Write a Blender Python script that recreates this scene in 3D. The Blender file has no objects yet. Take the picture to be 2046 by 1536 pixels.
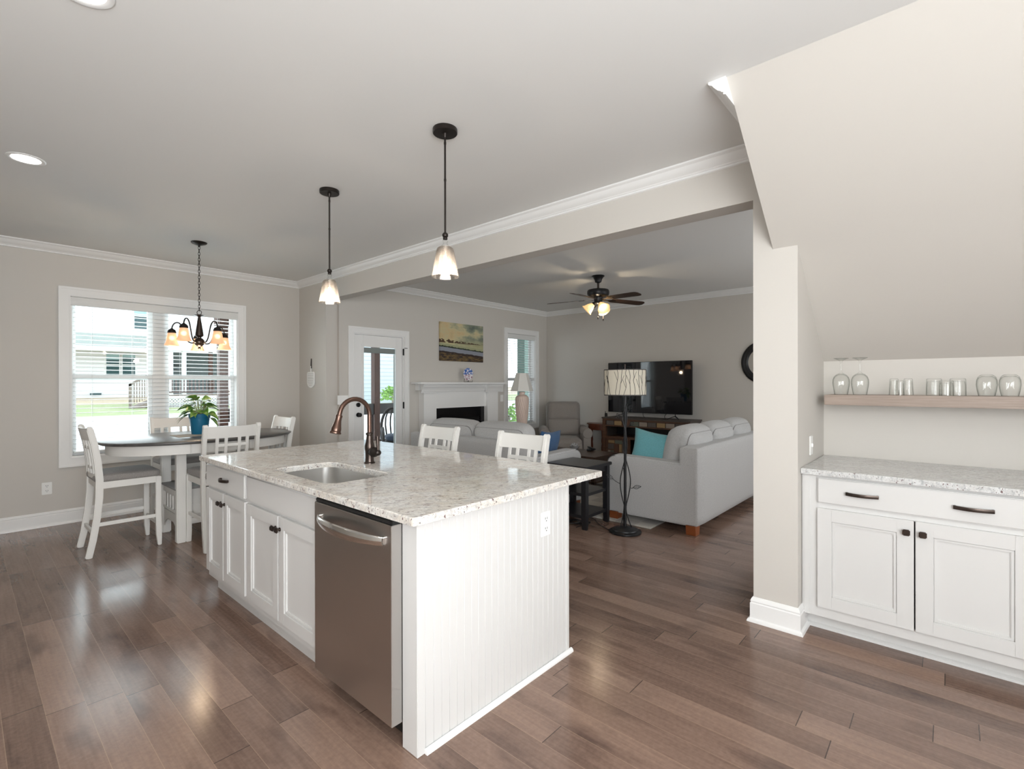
import bpy, bmesh, math, random
from mathutils import Vector, Matrix
random.seed(7)
S = bpy.context.scene
C = S.collection
PI = math.pi
# ------------------------------------------------------------------ camera, world, light, exposure
H = 2.777            # ceiling height
cam = bpy.data.cameras.new('camera'); camo = bpy.data.objects.new('camera', cam); C.objects.link(camo)
cam.sensor_width = 36; cam.lens = 36*983.41/2046; cam.shift_y = 0.663/2046; cam.clip_start = .05; cam.clip_end = 300
camo.location = (0, 0, 1.3889)
camo.rotation_mode = 'XYZ'
camo.rotation_euler = (math.radians(90-0.079), math.radians(0.10), math.radians(-48.38))
S.camera = camo
S.view_settings.view_transform = 'Standard'; S.view_settings.look = 'None'
S.view_settings.gamma = 1; S.view_settings.exposure = 0.22; S.view_settings.use_curve_mapping = False
S.cycles.use_denoising = True
S.cycles.use_adaptive_sampling = True; S.cycles.adaptive_threshold = .06
S.cycles.max_bounces = 8; S.cycles.diffuse_bounces = 4; S.cycles.glossy_bounces = 4
S.cycles.transmission_bounces = 8; S.cycles.transparent_max_bounces = 16
S.cycles.sample_clamp_indirect = 6; S.cycles.caustics_reflective = False; S.cycles.caustics_refractive = False

w = bpy.data.worlds.new('overcast_sky'); S.world = w; w.use_nodes = True
wn = w.node_tree
for n in list(wn.nodes): wn.nodes.remove(n)
wo = wn.nodes.new('ShaderNodeOutputWorld'); wb = wn.nodes.new('ShaderNodeBackground')
wt = wn.nodes.new('ShaderNodeTexCoord'); ws = wn.nodes.new('ShaderNodeSeparateXYZ'); wr = wn.nodes.new('ShaderNodeValToRGB')
wn.links.new(wt.outputs['Generated'], ws.inputs[0]); wn.links.new(ws.outputs[2], wr.inputs[0])
wr.color_ramp.elements[0].color = (.86, .93, 1, 1); wr.color_ramp.elements[1].color = (.72, .84, 1, 1)
wn.links.new(wr.outputs[0], wb.inputs[0]); wb.inputs[1].default_value = 3.0
wn.links.new(wb.outputs[0], wo.inputs[0])

def area(name, loc, tgt, sx, sy, e, col=(1, 1, 1), spread=180):
    l = bpy.data.lights.new(name, 'AREA'); l.shape = 'RECTANGLE'; l.size = sx; l.size_y = sy; l.energy = e; l.color = col
    l.spread = math.radians(spread)
    o = bpy.data.objects.new(name, l); C.objects.link(o); o.location = loc
    o.rotation_euler = (Vector(tgt)-Vector(loc)).to_track_quat('-Z', 'Y').to_euler(); return o
def point(name, loc, e, col=(1, .80, .60), r=.03):
    l = bpy.data.lights.new(name, 'POINT'); l.energy = e; l.color = col; l.shadow_soft_size = r
    o = bpy.data.objects.new(name, l); C.objects.link(o); o.location = loc; return o
# added fill lamps behind and left of the camera, and the photographer's bounced flash
area('fill_back', (.6, -2.45, 1.45), (1.6, 3, 1.3), 3.2, 1.8, 125, (.94, .975, 1))  # added daylight-coloured fill lamp; the back wall has no window
area('fill_side', (-1.4, 1.0, 1.5), (3, 2.2, 1.2), 2.0, 1.4, 16, (.94, .975, 1))  # weaker added fill from the left, where the wall is closed
area('bounced_flash', (-.55, -1.2, 1.6), (.4, .9, 2.85), 1.6, 1.6, 105, (.95, .98, 1))
area('daylight_dining_window', (1.53, 6.9, 1.5), (1.53, 4, 1.0), 1.5, 1.5, 22, (.93, .97, 1))
area('fill_living_end', (5.6, -.85, 1.5), (5.6, 3, 1.2), 3.2, 1.6, 48, (.95, .98, 1))  # added fill to brighten the living room; its end wall has no window

# ------------------------------------------------------------------ helpers
base = {}
class MB:
    def __init__(s): s.b = bmesh.new()
    def _add(s, t):
        me = bpy.data.meshes.new('t'); t.to_mesh(me); t.free(); s.b.from_mesh(me); bpy.data.meshes.remove(me)
    def box(s, x0, x1, y0, y1, z0, z1, bev=0, seg=2, M=None):
        t = bmesh.new(); bmesh.ops.create_cube(t, size=1)
        for v in t.verts:
            v.co = Vector(((x0+x1)/2+v.co.x*abs(x1-x0), (y0+y1)/2+v.co.y*abs(y1-y0), (z0+z1)/2+v.co.z*abs(z1-z0)))
        if bev > 0:
            bmesh.ops.bevel(t, geom=t.edges[:], offset=min(bev, .49*min(abs(x1-x0), abs(y1-y0), abs(z1-z0))), segments=seg, affect='EDGES')
        if M is not None: t.transform(M)
        s._add(t); return s
    def rbox(s, c, h, r, n=8, bulge=(0, 0, 0), M=None):
        t = bmesh.new(); bmesh.ops.create_cube(t, size=2)
        bmesh.ops.subdivide_edges(t, edges=t.edges[:], cuts=n, use_grid_fill=True)
        for v in t.verts:
            u = v.co.copy(); q = Vector([math.copysign(1-(1-abs(a))**1.0, a) for a in u])
            p = Vector((q.x*h[0], q.y*h[1], q.z*h[2]))
            core = Vector([max(-(h[i]-r), min(h[i]-r, p[i])) for i in range(3)])
            d = p-core
            if d.length > 1e-9: p = core+d.normalized()*min(r, d.length) if d.length > r else p
            f = [(1-min(1, abs(u[i]))**2) for i in range(3)]
            p.x += math.copysign(bulge[0]*f[1]*f[2], u.x) if abs(u.x) > .01 else 0
            p.y += math.copysign(bulge[1]*f[0]*f[2], u.y) if abs(u.y) > .01 else 0
            p.z += math.copysign(bulge[2]*f[0]*f[1], u.z)*abs(u.z) if abs(u.z) > .01 else 0
            v.co = p
        if M is not None: t.transform(M)
        bmesh.ops.translate(t, verts=t.verts, vec=Vector(c)); s._add(t); return s
    def pillow(s, c, w_, h_, d_, M=None):
        t = bmesh.new(); bmesh.ops.create_cube(t, size=2)
        bmesh.ops.subdivide_edges(t, edges=t.edges[:], cuts=9, use_grid_fill=True)
        for v in t.verts:
            u, q, k = v.co
            e = max(0, (1-u**4)*(1-q**4))**.5
            pin = 1-.10*(1-abs(u)**2)*abs(q)-.10*(1-abs(q)**2)*abs(u)
            v.co = Vector((u*w_/2*pin, q*h_/2*pin, k*(d_/2*e*.95+.006)))
        if M is not None: t.transform(M)
        bmesh.ops.translate(t, verts=t.verts, vec=Vector(c)); s._add(t); return s
    def lathe(s, prof, c=(0, 0, 0), seg=32, M=None, closed=False, twist=None):
        t = bmesh.new(); rings = []
        for (r, z) in prof:
            if r < 1e-6: rings.append([t.verts.new((0, 0, z))])
            else:
                rings.append([t.verts.new(((r if twist is None else twist(r, z, 2*PI*i/seg))*math.cos(2*PI*i/seg),
                                           (r if twist is None else twist(r, z, 2*PI*i/seg))*math.sin(2*PI*i/seg), z)) for i in range(seg)])
        pairs = list(zip(rings[:-1], rings[1:]))
        if closed: pairs.append((rings[-1], rings[0]))
        for a, b in pairs:
            if len(a) == 1 and len(b) == 1: continue
            for i in range(seg):
                j = (i+1) % seg
                if len(a) == 1: t.faces.new((a[0], b[j], b[i]))
                elif len(b) == 1: t.faces.new((a[i], a[j], b[0]))
                else: t.faces.new((a[i], a[j], b[j], b[i]))
        bmesh.ops.recalc_face_normals(t, faces=t.faces[:])
        if M is not None: t.transform(M)
        bmesh.ops.translate(t, verts=t.verts, vec=Vector(c)); s._add(t); return s
    def cyl(s, c, r, h, axis='Z', seg=24, r2=None):
        r2 = r if r2 is None else r2
        M = {'Z': Matrix(), 'X': Matrix.Rotation(PI/2, 4, 'Y'), 'Y': Matrix.Rotation(-PI/2, 4, 'X')}[axis]
        return s.lathe([(0, -h/2), (r, -h/2), (r2, h/2), (0, h/2)], c, seg, M)
    def ball(s, c, r, seg=20, sc=(1, 1, 1)):
        n = 10
        return s.lathe([(r*math.sin(PI*i/n) if 0 < i < n else 0, -r*math.cos(PI*i/n)) for i in range(n+1)], c, seg,
                       Matrix.Diagonal((sc[0], sc[1], sc[2], 1)))
    def tube(s, pts, r, seg=10, smooth=0, cap=True):
        P = [Vector(p) for p in pts]
        for _ in range(smooth):
            Q = [P[0]]
            for a, b in zip(P[:-1], P[1:]): Q += [a*.75+b*.25, a*.25+b*.75]
            P = Q+[P[-1]]
        rr = r if callable(r) else (lambda k: r)
        t = bmesh.new(); rings = []; up = None
        for i, p in enumerate(P):
            d = (P[min(i+1, len(P)-1)]-P[max(i-1, 0)]).normalized()
            if up is None: up = Vector((0, 0, 1)) if abs(d.z) < .9 else Vector((1, 0, 0))
            x = d.cross(up)
            if x.length < 1e-6: x = d.cross(Vector((0, 1, .3)))
            x.normalize(); y = d.cross(x).normalized(); up = -y if y.dot(up) < 0 else y
            up = x.cross(d).normalized()
            q = rr(i/(len(P)-1))
            rings.append([t.verts.new(p+(x*math.cos(2*PI*k/seg)+y*math.sin(2*PI*k/seg))*q) for k in range(seg)])
        for a, b in zip(rings[:-1], rings[1:]):
            for k in range(seg): t.faces.new((a[k], a[(k+1) % seg], b[(k+1) % seg], b[k]))
        if cap: t.faces.new(rings[0][::-1]); t.faces.new(rings[-1])
        bmesh.ops.recalc_face_normals(t, faces=t.faces[:]); s._add(t); return s
    def bar(s, path, wx, wy, bev=.003):
        # rectangular section swept along a path in its local YZ plane: path [(x,y,z)], wx across X, wy across the path normal
        t = bmesh.new(); P = [Vector(p) for p in path]; rings = []
        for i, p in enumerate(P):
            d = (P[min(i+1, len(P)-1)]-P[max(i-1, 0)]).normalized()
            n = Vector((1, 0, 0)).cross(d).normalized()
            k = wy(i/(len(P)-1)) if callable(wy) else wy
            rings.append([t.verts.new(p+Vector((a*wx/2, 0, 0))+n*b*k/2) for a, b in ((-1, -1), (1, -1), (1, 1), (-1, 1))])
        for a, b in zip(rings[:-1], rings[1:]):
            for k in range(4): t.faces.new((a[k], a[(k+1) % 4], b[(k+1) % 4], b[k]))
        t.faces.new(rings[0][::-1]); t.faces.new(rings[-1])
        bmesh.ops.recalc_face_normals(t, faces=t.faces[:])
        if bev:
            ed = [e for e in t.edges if len(e.link_faces) == 2 and e.calc_face_angle(0) > .8]
            bmesh.ops.bevel(t, geom=ed, offset=bev, segments=2, affect='EDGES')
        s._add(t); return s
    def prism(s, poly, axis, a, b, M=None, bev=0):
        # poly: 2D points; axis X -> (y,z); Y -> (x,z); Z -> (x,y)
        f = {'X': lambda p, k: (k, p[0], p[1]), 'Y': lambda p, k: (p[0], k, p[1]), 'Z': lambda p, k: (p[0], p[1], k)}[axis]
        t = bmesh.new(); A = [t.verts.new(f(p, a)) for p in poly]; B = [t.verts.new(f(p, b)) for p in poly]
        n = len(poly); t.faces.new(A); t.faces.new(B[::-1])
        for i in range(n): t.faces.new((A[i], B[i], B[(i+1) % n], A[(i+1) % n]))
        bmesh.ops.recalc_face_normals(t, faces=t.faces[:])
        if bev: bmesh.ops.bevel(t, geom=t.edges[:], offset=bev, segments=2, affect='EDGES')
        if M is not None: t.transform(M)
        s._add(t); return s
    def build(s, name, mat, parent=None, smooth=38, local=False):
        off = base.get(parent.name) if (parent is not None and not local) else None
        if off is not None: bmesh.ops.translate(s.b, verts=s.b.verts, vec=-off)
        me = bpy.data.meshes.new(name); s.b.to_mesh(me); s.b.free()
        me.materials.append(mat)
        if smooth:
            me.polygons.foreach_set('use_smooth', [True]*len(me.polygons))
            me.set_sharp_from_angle(angle=math.radians(smooth))
        o = bpy.data.objects.new(name, me); C.objects.link(o)
        if parent is not None:
            o.parent = parent
            if off is not None: base[o.name] = off
        return o
def thing(name, label, cat, loc=(0, 0, 0), group=None, rotz=0):
    o = bpy.data.objects.new(name, None); C.objects.link(o); o.location = loc; o.rotation_euler = (0, 0, rotz)
    o.empty_display_size = .1
    o['label'] = label; o['category'] = cat
    if group: o['group'] = group
    base[o.name] = Vector(loc); return o
def tag(o, label, cat, group=None):
    o['label'] = label; o['category'] = cat
    if group: o['group'] = group
    return o
def struct(o): o['kind'] = 'structure'; return o
def origin(o, p):                                  # move a lone mesh's origin to its base
    p = Vector(p); o.data.transform(Matrix.Translation(-p)); o.location = p; return o
def dup(root, loc, rotz, label, group=None):
    r = root.copy(); C.objects.link(r); r.location = loc; r.rotation_euler = (0, 0, rotz)
    if label: r['label'] = label
    if group: r['group'] = group
    for ch in list(root.children):
        c = ch.copy(); C.objects.link(c); c.parent = r
        for g in ch.children:
            d = g.copy(); C.objects.link(d); d.parent = c
    return r

# ------------------------------------------------------------------ materials
def mat(name, col, rough=.5, metal=0, **k):
    m = bpy.data.materials.new(name); m.use_nodes = True; b = m.node_tree.nodes['Principled BSDF']
    b.inputs['Base Color'].default_value = (*col, 1); b.inputs['Roughness'].default_value = rough; b.inputs['Metallic'].default_value = metal
    for a, v in k.items(): b.inputs[a.replace('_', ' ')].default_value = v
    return m
class NT:
    def __init__(s, m): s.t = m.node_tree; s.b = s.t.nodes.get('Principled BSDF'); s.out = s.t.nodes.get('Material Output')
    def n(s, typ, **k):
        o = s.t.nodes.new('ShaderNode'+typ)
        for a, v in k.items():
            if a.startswith('_'): setattr(o, a[1:], v)
            else: s.set(o.inputs[a.replace('_', ' ')] if not a.startswith('i') or not a[1:].isdigit() else o.inputs[int(a[1:])], v)
        return o
    def set(s, inp, v):
        if isinstance(v, bpy.types.NodeSocket): s.t.links.new(v, inp)
        else: inp.default_value = v
    def math(s, op, a, b=0.0, c=None):
        o = s.n('Math', _operation=op); s.set(o.inputs[0], a); s.set(o.inputs[1], b)
        if c is not None: s.set(o.inputs[2], c)
        return o.outputs[0]
    def mix(s, f, a, b, mode='MIX'):
        o = s.t.nodes.new('ShaderNodeMix'); o.data_type = 'RGBA'; o.blend_type = mode
        s.set(o.inputs[0], f); s.set(o.inputs[6], a if isinstance(a, bpy.types.NodeSocket) else (*a, 1)); s.set(o.inputs[7], b if isinstance(b, bpy.types.NodeSocket) else (*b, 1))
        return o.outputs[2]
    def ramp(s, f, els):
        o = s.t.nodes.new('ShaderNodeValToRGB'); s.set(o.inputs[0], f); r = o.color_ramp
        while len(r.elements) < len(els): r.elements.new(.5)
        for e, (p, c) in zip(r.elements, els): e.position = p; e.color = (*c, 1) if len(c) == 3 else c
        return o.outputs[0]
    def coord(s, kind='Object', scale=(1, 1, 1), rot=(0, 0, 0)):
        c = s.t.nodes.new('ShaderNodeTexCoord'); m = s.t.nodes.new('ShaderNodeMapping')
        m.inputs['Scale'].default_value = scale; m.inputs['Rotation'].default_value = rot
        s.t.links.new(c.outputs[kind], m.inputs[0]); return m.outputs[0]
    def noise(s, v, scale, detail=4, rough=.5):
        return s.n('TexNoise', Vector=v, Scale=scale, Detail=detail, Roughness=rough).outputs[0]
    def bump(s, h, st=.2, d=.01):
        o = s.n('Bump', Height=h, Strength=st, Distance=d); s.set(s.b.inputs['Normal'], o.outputs[0])
def paint(name, col, rough=.6, var=.015):
    m = mat(name, col, rough); k = NT(m); v = k.coord()
    f = k.noise(v, 60, 3)
    k.bump(f, .06, .002)
    k.set(k.b.inputs['Base Color'], k.mix(k.noise(v, .9, 2), tuple(c*(1-var) for c in col), tuple(min(1, c*(1+var)) for c in col)))
    return m
M = {}
M['wall'] = paint('greige_wall_paint', (.60, .572, .53), .62)
M['ceil'] = paint('ceiling_paint', (.78, .78, .765), .75)
M['trim'] = paint('white_trim_paint', (.83, .83, .82), .35)
M['cab'] = paint('white_cabinet_paint', (.665, .66, .648), .33)
M['chair'] = paint('antique_white_paint', (.76, .745, .71), .42, .05)
M['plastic'] = mat('white_plastic', (.86, .86, .84), .3)
M['slot'] = mat('dark_slot', (.03, .03, .03), .6)
M['black'] = mat('matte_black_metal', (.012, .012, .013), .38, .4)
M['blackwood'] = mat('black_painted_wood', (.011, .011, .013), .28)
M['firebox'] = mat('firebox_black', (.006, .006, .006), .35)
M['bronze'] = mat('oil_rubbed_bronze', (.075, .058, .050), .30, .9)
M['copper'] = mat('worn_copper_bronze', (.150, .092, .072), .30, .95)
M['darkbronze'] = mat('dark_bronze', (.030, .024, .021), .4, .7)
M['chrome'] = mat('polished_steel', (.75, .74, .72), .16, 1)
M['gasket'] = mat('black_gasket', (.01, .01, .01), .5)
M['blind'] = mat('white_blind_slats', (.74, .75, .74), .5)
M['vinyl'] = mat('white_vinyl_frame', (.80, .82, .82), .4)
M['soil'] = mat('potting_soil', (.06, .035, .02), .9)
M['blue'] = mat('teal_blue_plastic', (.008, .14, .26), .38)
M['crystal'] = mat('crystal', (.8, .8, .8), .05, 0, Transmission_Weight=.6, IOR=1.5)
M['darkleg'] = mat('orange_stained_wood', (.24, .068, .020), .35)
# stainless
m = mat('brushed_stainless', (.60, .58, .56), .27, 1); k = NT(m); v = k.coord(scale=(1, 1, 400))
k.set(k.b.inputs['Roughness'], k.math('MULTIPLY_ADD', k.noise(v, 8, 2), .05, .27)); k.bump(k.noise(v, 12, 1), .006, .0005); M['steel'] = m
# thin window glass
def thin_glass(name, tint, refl=.06, rough=0.0, edge=.5):
    m = bpy.data.materials.new(name); m.use_nodes = True; t = m.node_tree; b = t.nodes['Principled BSDF']; t.nodes.remove(b)
    k = NT(m); k.out = t.nodes['Material Output']
    tr = k.n('BsdfTransparent', Color=(*tint, 1)); gl = k.n('BsdfGlossy', Roughness=rough)
    lw = k.n('LayerWeight', Blend=.25)
    f = k.math('MULTIPLY_ADD', k.math('POWER', lw.outputs['Facing'], 3.0), edge, refl)
    mx = k.n('MixShader', Fac=f); k.set(mx.inputs[1], tr.outputs[0]); k.set(mx.inputs[2], gl.outputs[0]); k.set(k.out.inputs[0], mx.outputs[0])
    return m
M['pane'] = thin_glass('window_glass', (.95, .98, .97), .02)
M['barware'] = thin_glass('clear_glassware', (.985, .99, .985), .03, .02, .45)
m = bpy.data.materials.new('seeded_glass'); m.use_nodes = True; k = NT(m)
k.t.nodes.remove(k.b); v = k.coord()
vor = k.n('TexVoronoi', Vector=v, Scale=170); sp = k.math('LESS_THAN', vor.outputs[0], .32)
tr = k.n('BsdfTransparent', Color=(.96, .93, .90, 1)); gl = k.n('BsdfGlossy', Roughness=.1); tl = k.n('BsdfTranslucent', Color=(1, .93, .85, 1))
mx1 = k.n('MixShader', Fac=k.math('MULTIPLY_ADD', sp, .22, .14)); k.set(mx1.inputs[1], tr.outputs[0]); k.set(mx1.inputs[2], tl.outputs[0])
lw = k.n('LayerWeight', Blend=.3)
mx2 = k.n('MixShader', Fac=k.math('MULTIPLY', lw.outputs['Fresnel'], .8)); k.set(mx2.inputs[1], mx1.outputs[0]); k.set(mx2.inputs[2], gl.outputs[0]); k.set(k.out.inputs[0], mx2.outputs[0])
M['seeded'] = m
def glow(name, col, e, base_=(.9, .85, .8)):
    return mat(name, base_, .4, 0, Emission_Color=(*col, 1), Emission_Strength=e)
M['bulb'] = glow('lit_bulb', (1, .87, .70), 8)
def frosted(name, col, e, base_, clear):
    m = glow(name, col, e, base_); k = NT(m); tr = k.n('BsdfTransparent', Color=(1, .92, .82, 1)); mx = k.n('MixShader', Fac=clear)
    k.set(mx.inputs[1], k.b.outputs[0]); k.set(mx.inputs[2], tr.outputs[0]); k.set(k.out.inputs[0], mx.outputs[0]); return m
M['amber'] = frosted('lit_frosted_amber_glass', (1, .50, .22), .34, (.82, .62, .48), .34)
M['fanshade'] = frosted('lit_cream_glass', (1, .62, .26), .50, (.80, .68, .45), .22)
M['can'] = glow('lit_downlight', (1, .93, .85), 5)
m = bpy.data.materials.new('clear_glassware'); m.use_nodes = True; k = NT(m); k.t.nodes.remove(k.b)
lw = k.n('LayerWeight', Blend=.5); fc5 = k.math('POWER', lw.outputs['Facing'], 3.6)
tr = k.n('BsdfTransparent', Color=k.mix(fc5, (.992, .995, .992), (.42, .45, .42))); gl = k.n('BsdfGlossy', Roughness=.02)
mx = k.n('MixShader', Fac=k.math('MULTIPLY_ADD', fc5, .22, .035)); k.set(mx.inputs[1], tr.outputs[0]); k.set(mx.inputs[2], gl.outputs[0]); k.set(k.out.inputs[0], mx.outputs[0])
M['barware'] = m
# floor planks: run along Y
m = mat('walnut_brown_hardwood', (.2, .12, .08), .3); k = NT(m)
tc = k.t.nodes.new('ShaderNodeTexCoord'); sx = k.n('SeparateXYZ', Vector=tc.outputs['Object'])
PW = .1258
u = k.math('DIVIDE', k.math('ADD', sx.outputs[0], 20.012), PW); row = k.math('FLOOR', u); fu = k.math('FRACT', u)
rn = k.n('TexWhiteNoise', _noise_dimensions='1D', W=row)
vv = k.math('ADD', k.math('DIVIDE', sx.outputs[1], 1.15), k.math('MULTIPLY', rn.outputs[0], 17.3)); colm = k.math('FLOOR', vv); fv = k.math('FRACT', vv)
cid = k.n('CombineXYZ', X=row, Y=colm, Z=0.0)
pid = k.n('TexWhiteNoise', _noise_dimensions='3D', Vector=cid.outputs[0])
gv = k.n('CombineXYZ', X=k.math('MULTIPLY', sx.outputs[0], 7.0), Y=k.math('MULTIPLY', sx.outputs[1], 1.3), Z=k.math('MULTIPLY', pid.outputs[0], 40.0))
g1 = k.noise(gv.outputs[0], 1.1, 3, .5)
gv2 = k.n('CombineXYZ', X=k.math('MULTIPLY', sx.outputs[0], 60.0), Y=k.math('MULTIPLY', sx.outputs[1], 2.2), Z=k.math('MULTIPLY', pid.outputs[0], 40.0))
g2 = k.noise(gv2.outputs[0], 1.5, 3, .5)
gv3 = k.n('CombineXYZ', X=k.math('MULTIPLY', sx.outputs[0], 5.0), Y=k.math('MULTIPLY', sx.outputs[1], 1.6), Z=k.math('MULTIPLY', pid.outputs[0], 11.0))
g3 = k.noise(gv3.outputs[0], 1.3, 3, .55)
g4 = k.noise(tc.outputs['Object'], 55, 3, .6)
tone = k.math('ADD', k.math('MULTIPLY_ADD', g4, .22, -.11), k.math('ADD', k.math('ADD', k.math('MULTIPLY', pid.outputs[0], .20), k.math('MULTIPLY', g1, .34)), k.math('MULTIPLY', g2, .22)))
c0 = k.ramp(tone, [(.18, (.115, .071, .054)), (.38, (.212, .136, .103)), (.62, (.325, .216, .164))])
dark = k.ramp(g3, [(.55, (1, 1, 1)), (.78, (.42, .40, .42))])
c1 = k.mix(1.0, c0, dark, 'MULTIPLY')
e1 = k.math('MINIMUM', fu, k.math('SUBTRACT', 1.0, fu)); s1 = k.math('LESS_THAN', e1, .009)
e2 = k.math('MINIMUM', fv, k.math('SUBTRACT', 1.0, fv)); s2 = k.math('LESS_THAN', e2, .0016)
c2 = k.mix(k.math('MULTIPLY', s1, .42), c1, (.42, .29, .20)); c3 = k.mix(k.math('MULTIPLY', s2, .85), c2, (.03, .02, .016))
k.set(k.b.inputs['Base Color'], c3)
k.set(k.b.inputs['Roughness'], k.math('MULTIPLY_ADD', g1, .14, .12))
hgt = k.math('SUBTRACT', k.math('MULTIPLY', g2, .25), k.math('MULTIPLY', k.math('MAXIMUM', s1, s2), 1.0)); k.bump(hgt, .13, .0015)
M['floor'] = m
# granite
def granite(name, light, warm, grey, rot, fleck, aniso, amt):
    m = mat(name, light, .07); k = NT(m)
    v = k.coord(rot=(0, 0, rot))
    def st(y, loc=(0, 0, 0)): return k.n('Mapping', Vector=v, Scale=(1.0, y, 1.5), Location=loc).outputs[0]
    a = k.noise(st(1.6), 9, 6, .62); b = k.noise(st(aniso*.8, (7, 2, 0)), 26, 7, .72); d = k.noise(st(1.8, (1, 5, 3)), 95, 4, .75)
    e = k.noise(st(aniso, (3, 1, 2)), fleck, 3, .55); h = k.noise(st(aniso*.8, (9, 4, 2)), fleck*1.7, 3, .6)
    q = k.mix(k.ramp(a, [(.40, (0, 0, 0)), (.60, (1, 1, 1))]), warm, light)
    q = k.mix(k.ramp(b, [(.48, (0, 0, 0)), (.63, (amt, amt, amt))]), q, grey)
    q = k.mix(k.ramp(d, [(.56, (0, 0, 0)), (.66, (.65, .65, .65))]), q, tuple(x*.55 for x in grey))
    q = k.mix(k.ramp(d, [(.30, (.8, .8, .8)), (.42, (0, 0, 0))]), q, (.84, .83, .81))
    q = k.mix(k.ramp(e, [(.630, (0, 0, 0)), (.655, (.9, .9, .9))]), q, (.135, .070, .070))
    q = k.mix(k.ramp(h, [(.645, (0, 0, 0)), (.675, (.9, .9, .9))]), q, (.10, .085, .085))
    k.set(k.b.inputs['Base Color'], q); return m
M['granite'] = granite('island_granite', (.75, .735, .70), (.66, .61, .545), (.44, .43, .42), math.radians(42), 34, 3.0, .75)
M['granite2'] = granite('grey_white_granite', (.66, .665, .66), (.60, .595, .58), (.40, .41, .42), math.radians(60), 40, 5.0, .9)
# woods
def wood(name, dark, light, scale=(1, 22, 22), rough=.4):
    m = mat(name, light, rough); k = NT(m); v = k.coord(scale=scale)
    f = k.noise(v, 2.2, 6, .65)
    k.set(k.b.inputs['Base Color'], k.ramp(f, [(.3, dark), (.7, light)])); k.bump(f, .08, .002); return m
M['tabletop'] = wood('grey_brown_tabletop', (.055, .053, .052), (.105, .100, .097), (1.2, 18, 10), .3)
M['shelf'] = wood('light_walnut_laminate', (.25, .195, .160), (.39, .31, .26), (40, 2, 90), .5)
M['cherry'] = wood('cherry_wood', (.09, .022, .010), (.20, .055, .022), (10, 10, 2), .3)
M['rustic'] = wood('rustic_brown_wood', (.050, .022, .012), (.135, .062, .032), (12, 2, 12), .45)
M['darktop'] = wood('dark_weathered_top', (.045, .035, .030), (.085, .068, .058), (10, 2, 10), .45)
M['espresso'] = wood('espresso_wood', (.035, .018, .012), (.075, .040, .026), (2, 14, 10), .35)
M['decking'] = wood('cedar_brown_stain', (.040, .014, .008), (.085, .032, .017), (14, 14, 2), .6)
M['greywood'] = wood('weathered_deck_wood', (.16, .12, .10), (.30, .24, .20), (4, 4, 4), .8)
M['porchdark'] = mat('dark_porch_stain', (.035, .030, .028), .55)
M['wicker'] = mat('dark_wicker', (.035, .028, .025), .6)
# fabrics
def fabric(name, c, var=.22, s=260, rough=.92):
    m = mat(name, c, rough); k = NT(m); v = k.coord(); f = k.noise(v, s, 3, .75); g = k.noise(v, 9, 3)
    q = k.mix(f, tuple(x*(1-var) for x in c), tuple(min(1, x*(1+var)) for x in c))
    k.set(k.b.inputs['Base Color'], k.mix(k.math('MULTIPLY', g, .25), q, tuple(x*.82 for x in c)))
    k.bump(f, .5, .003); k.b.inputs['Sheen Weight'].default_value = .15; return m
M['sofa'] = fabric('light_grey_tweed', (.47, .465, .46), .42, 130)
M['piping'] = fabric('grey_piping', (.26, .25, .245), .2, 300)
M['recliner'] = fabric('taupe_grey_fabric', (.28, .255, .235), .30, 130)
M['seat'] = fabric('grey_brown_tweed', (.29, .27, .255), .75, 170)
M['teal'] = fabric('aqua_chenille', (.15, .40, .44), .45, 120)
M['navy'] = fabric('denim_blue_fabric', (.028, .085, .19), .50, 120)
M['burlap'] = fabric('burlap', (.45, .36, .27), .3, 300)
M['cushion'] = fabric('slate_blue_outdoor_cushion', (.06, .08, .12), .2, 200)
M['linen'] = mat('white_linen_shade', (.86, .85, .81), .8)
m = fabric('cream_patchwork_rug', (.42, .39, .34), .3, 90); M['rug'] = m
k = NT(m); v = k.coord(); ck = k.n('TexChecker', Vector=v, Scale=4.6, Color1=(.46, .43, .38, 1), Color2=(.30, .27, .25, 1))
k.set(k.b.inputs['Base Color'], k.mix(k.math('MULTIPLY', k.noise(v, 160, 2), .6), ck.outputs[0], (.5, .47, .42)))
# pinkish ceramic lamp
M['ceramic'] = mat('blush_ceramic', (.78, .62, .54), .5)
# leaves
m = mat('pothos_leaf', (.06, .16, .02), .35); k = NT(m); v = k.coord()
k.set(k.b.inputs['Base Color'], k.ramp(k.noise(v, 26, 4, .6), [(.35, (.055, .16, .022)), (.52, (.14, .30, .045)), (.66, (.45, .52, .20))])); M['leaf'] = m
M['stem'] = mat('green_stem', (.25, .25, .08), .5)
# TV
M['screen'] = mat('tv_screen', (.006, .006, .008), .03)
# exterior
def siding(name, c, pitch):
    m = mat(name, c, .6); k = NT(m); tc = k.t.nodes.new('ShaderNodeTexCoord'); z = k.n('SeparateXYZ', Vector=tc.outputs['Object']).outputs[2]
    f = k.math('FRACT', k.math('DIVIDE', z, pitch)); k.set(k.b.inputs['Base Color'], k.mix(k.math('LESS_THAN', f, .13), c, tuple(x*.62 for x in c)))
    k.bump(f, .5, .02); return m
M['siding'] = siding('white_lap_siding', (.88, .88, .88), .22)
M['siding2'] = siding('pale_blue_white_siding', (.46, .50, .53), .20)
M['roof'] = paint('grey_green_shingles', (.36, .38, .34), .9, .2)
M['extglass'] = mat('dark_exterior_window_glass', (.045, .095, .10), .08)
M['extshade'] = mat('pale_aqua_window_shade', (.36, .52, .54), .5)
M['porchwall'] = mat('grey_porch_wall', (.16, .185, .185), .7)
M['redrail'] = mat('muted_red_deck_boards', (.15, .105, .10), .7)
M['concrete'] = paint('pale_concrete', (.86, .85, .83), .9, .04)
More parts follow.
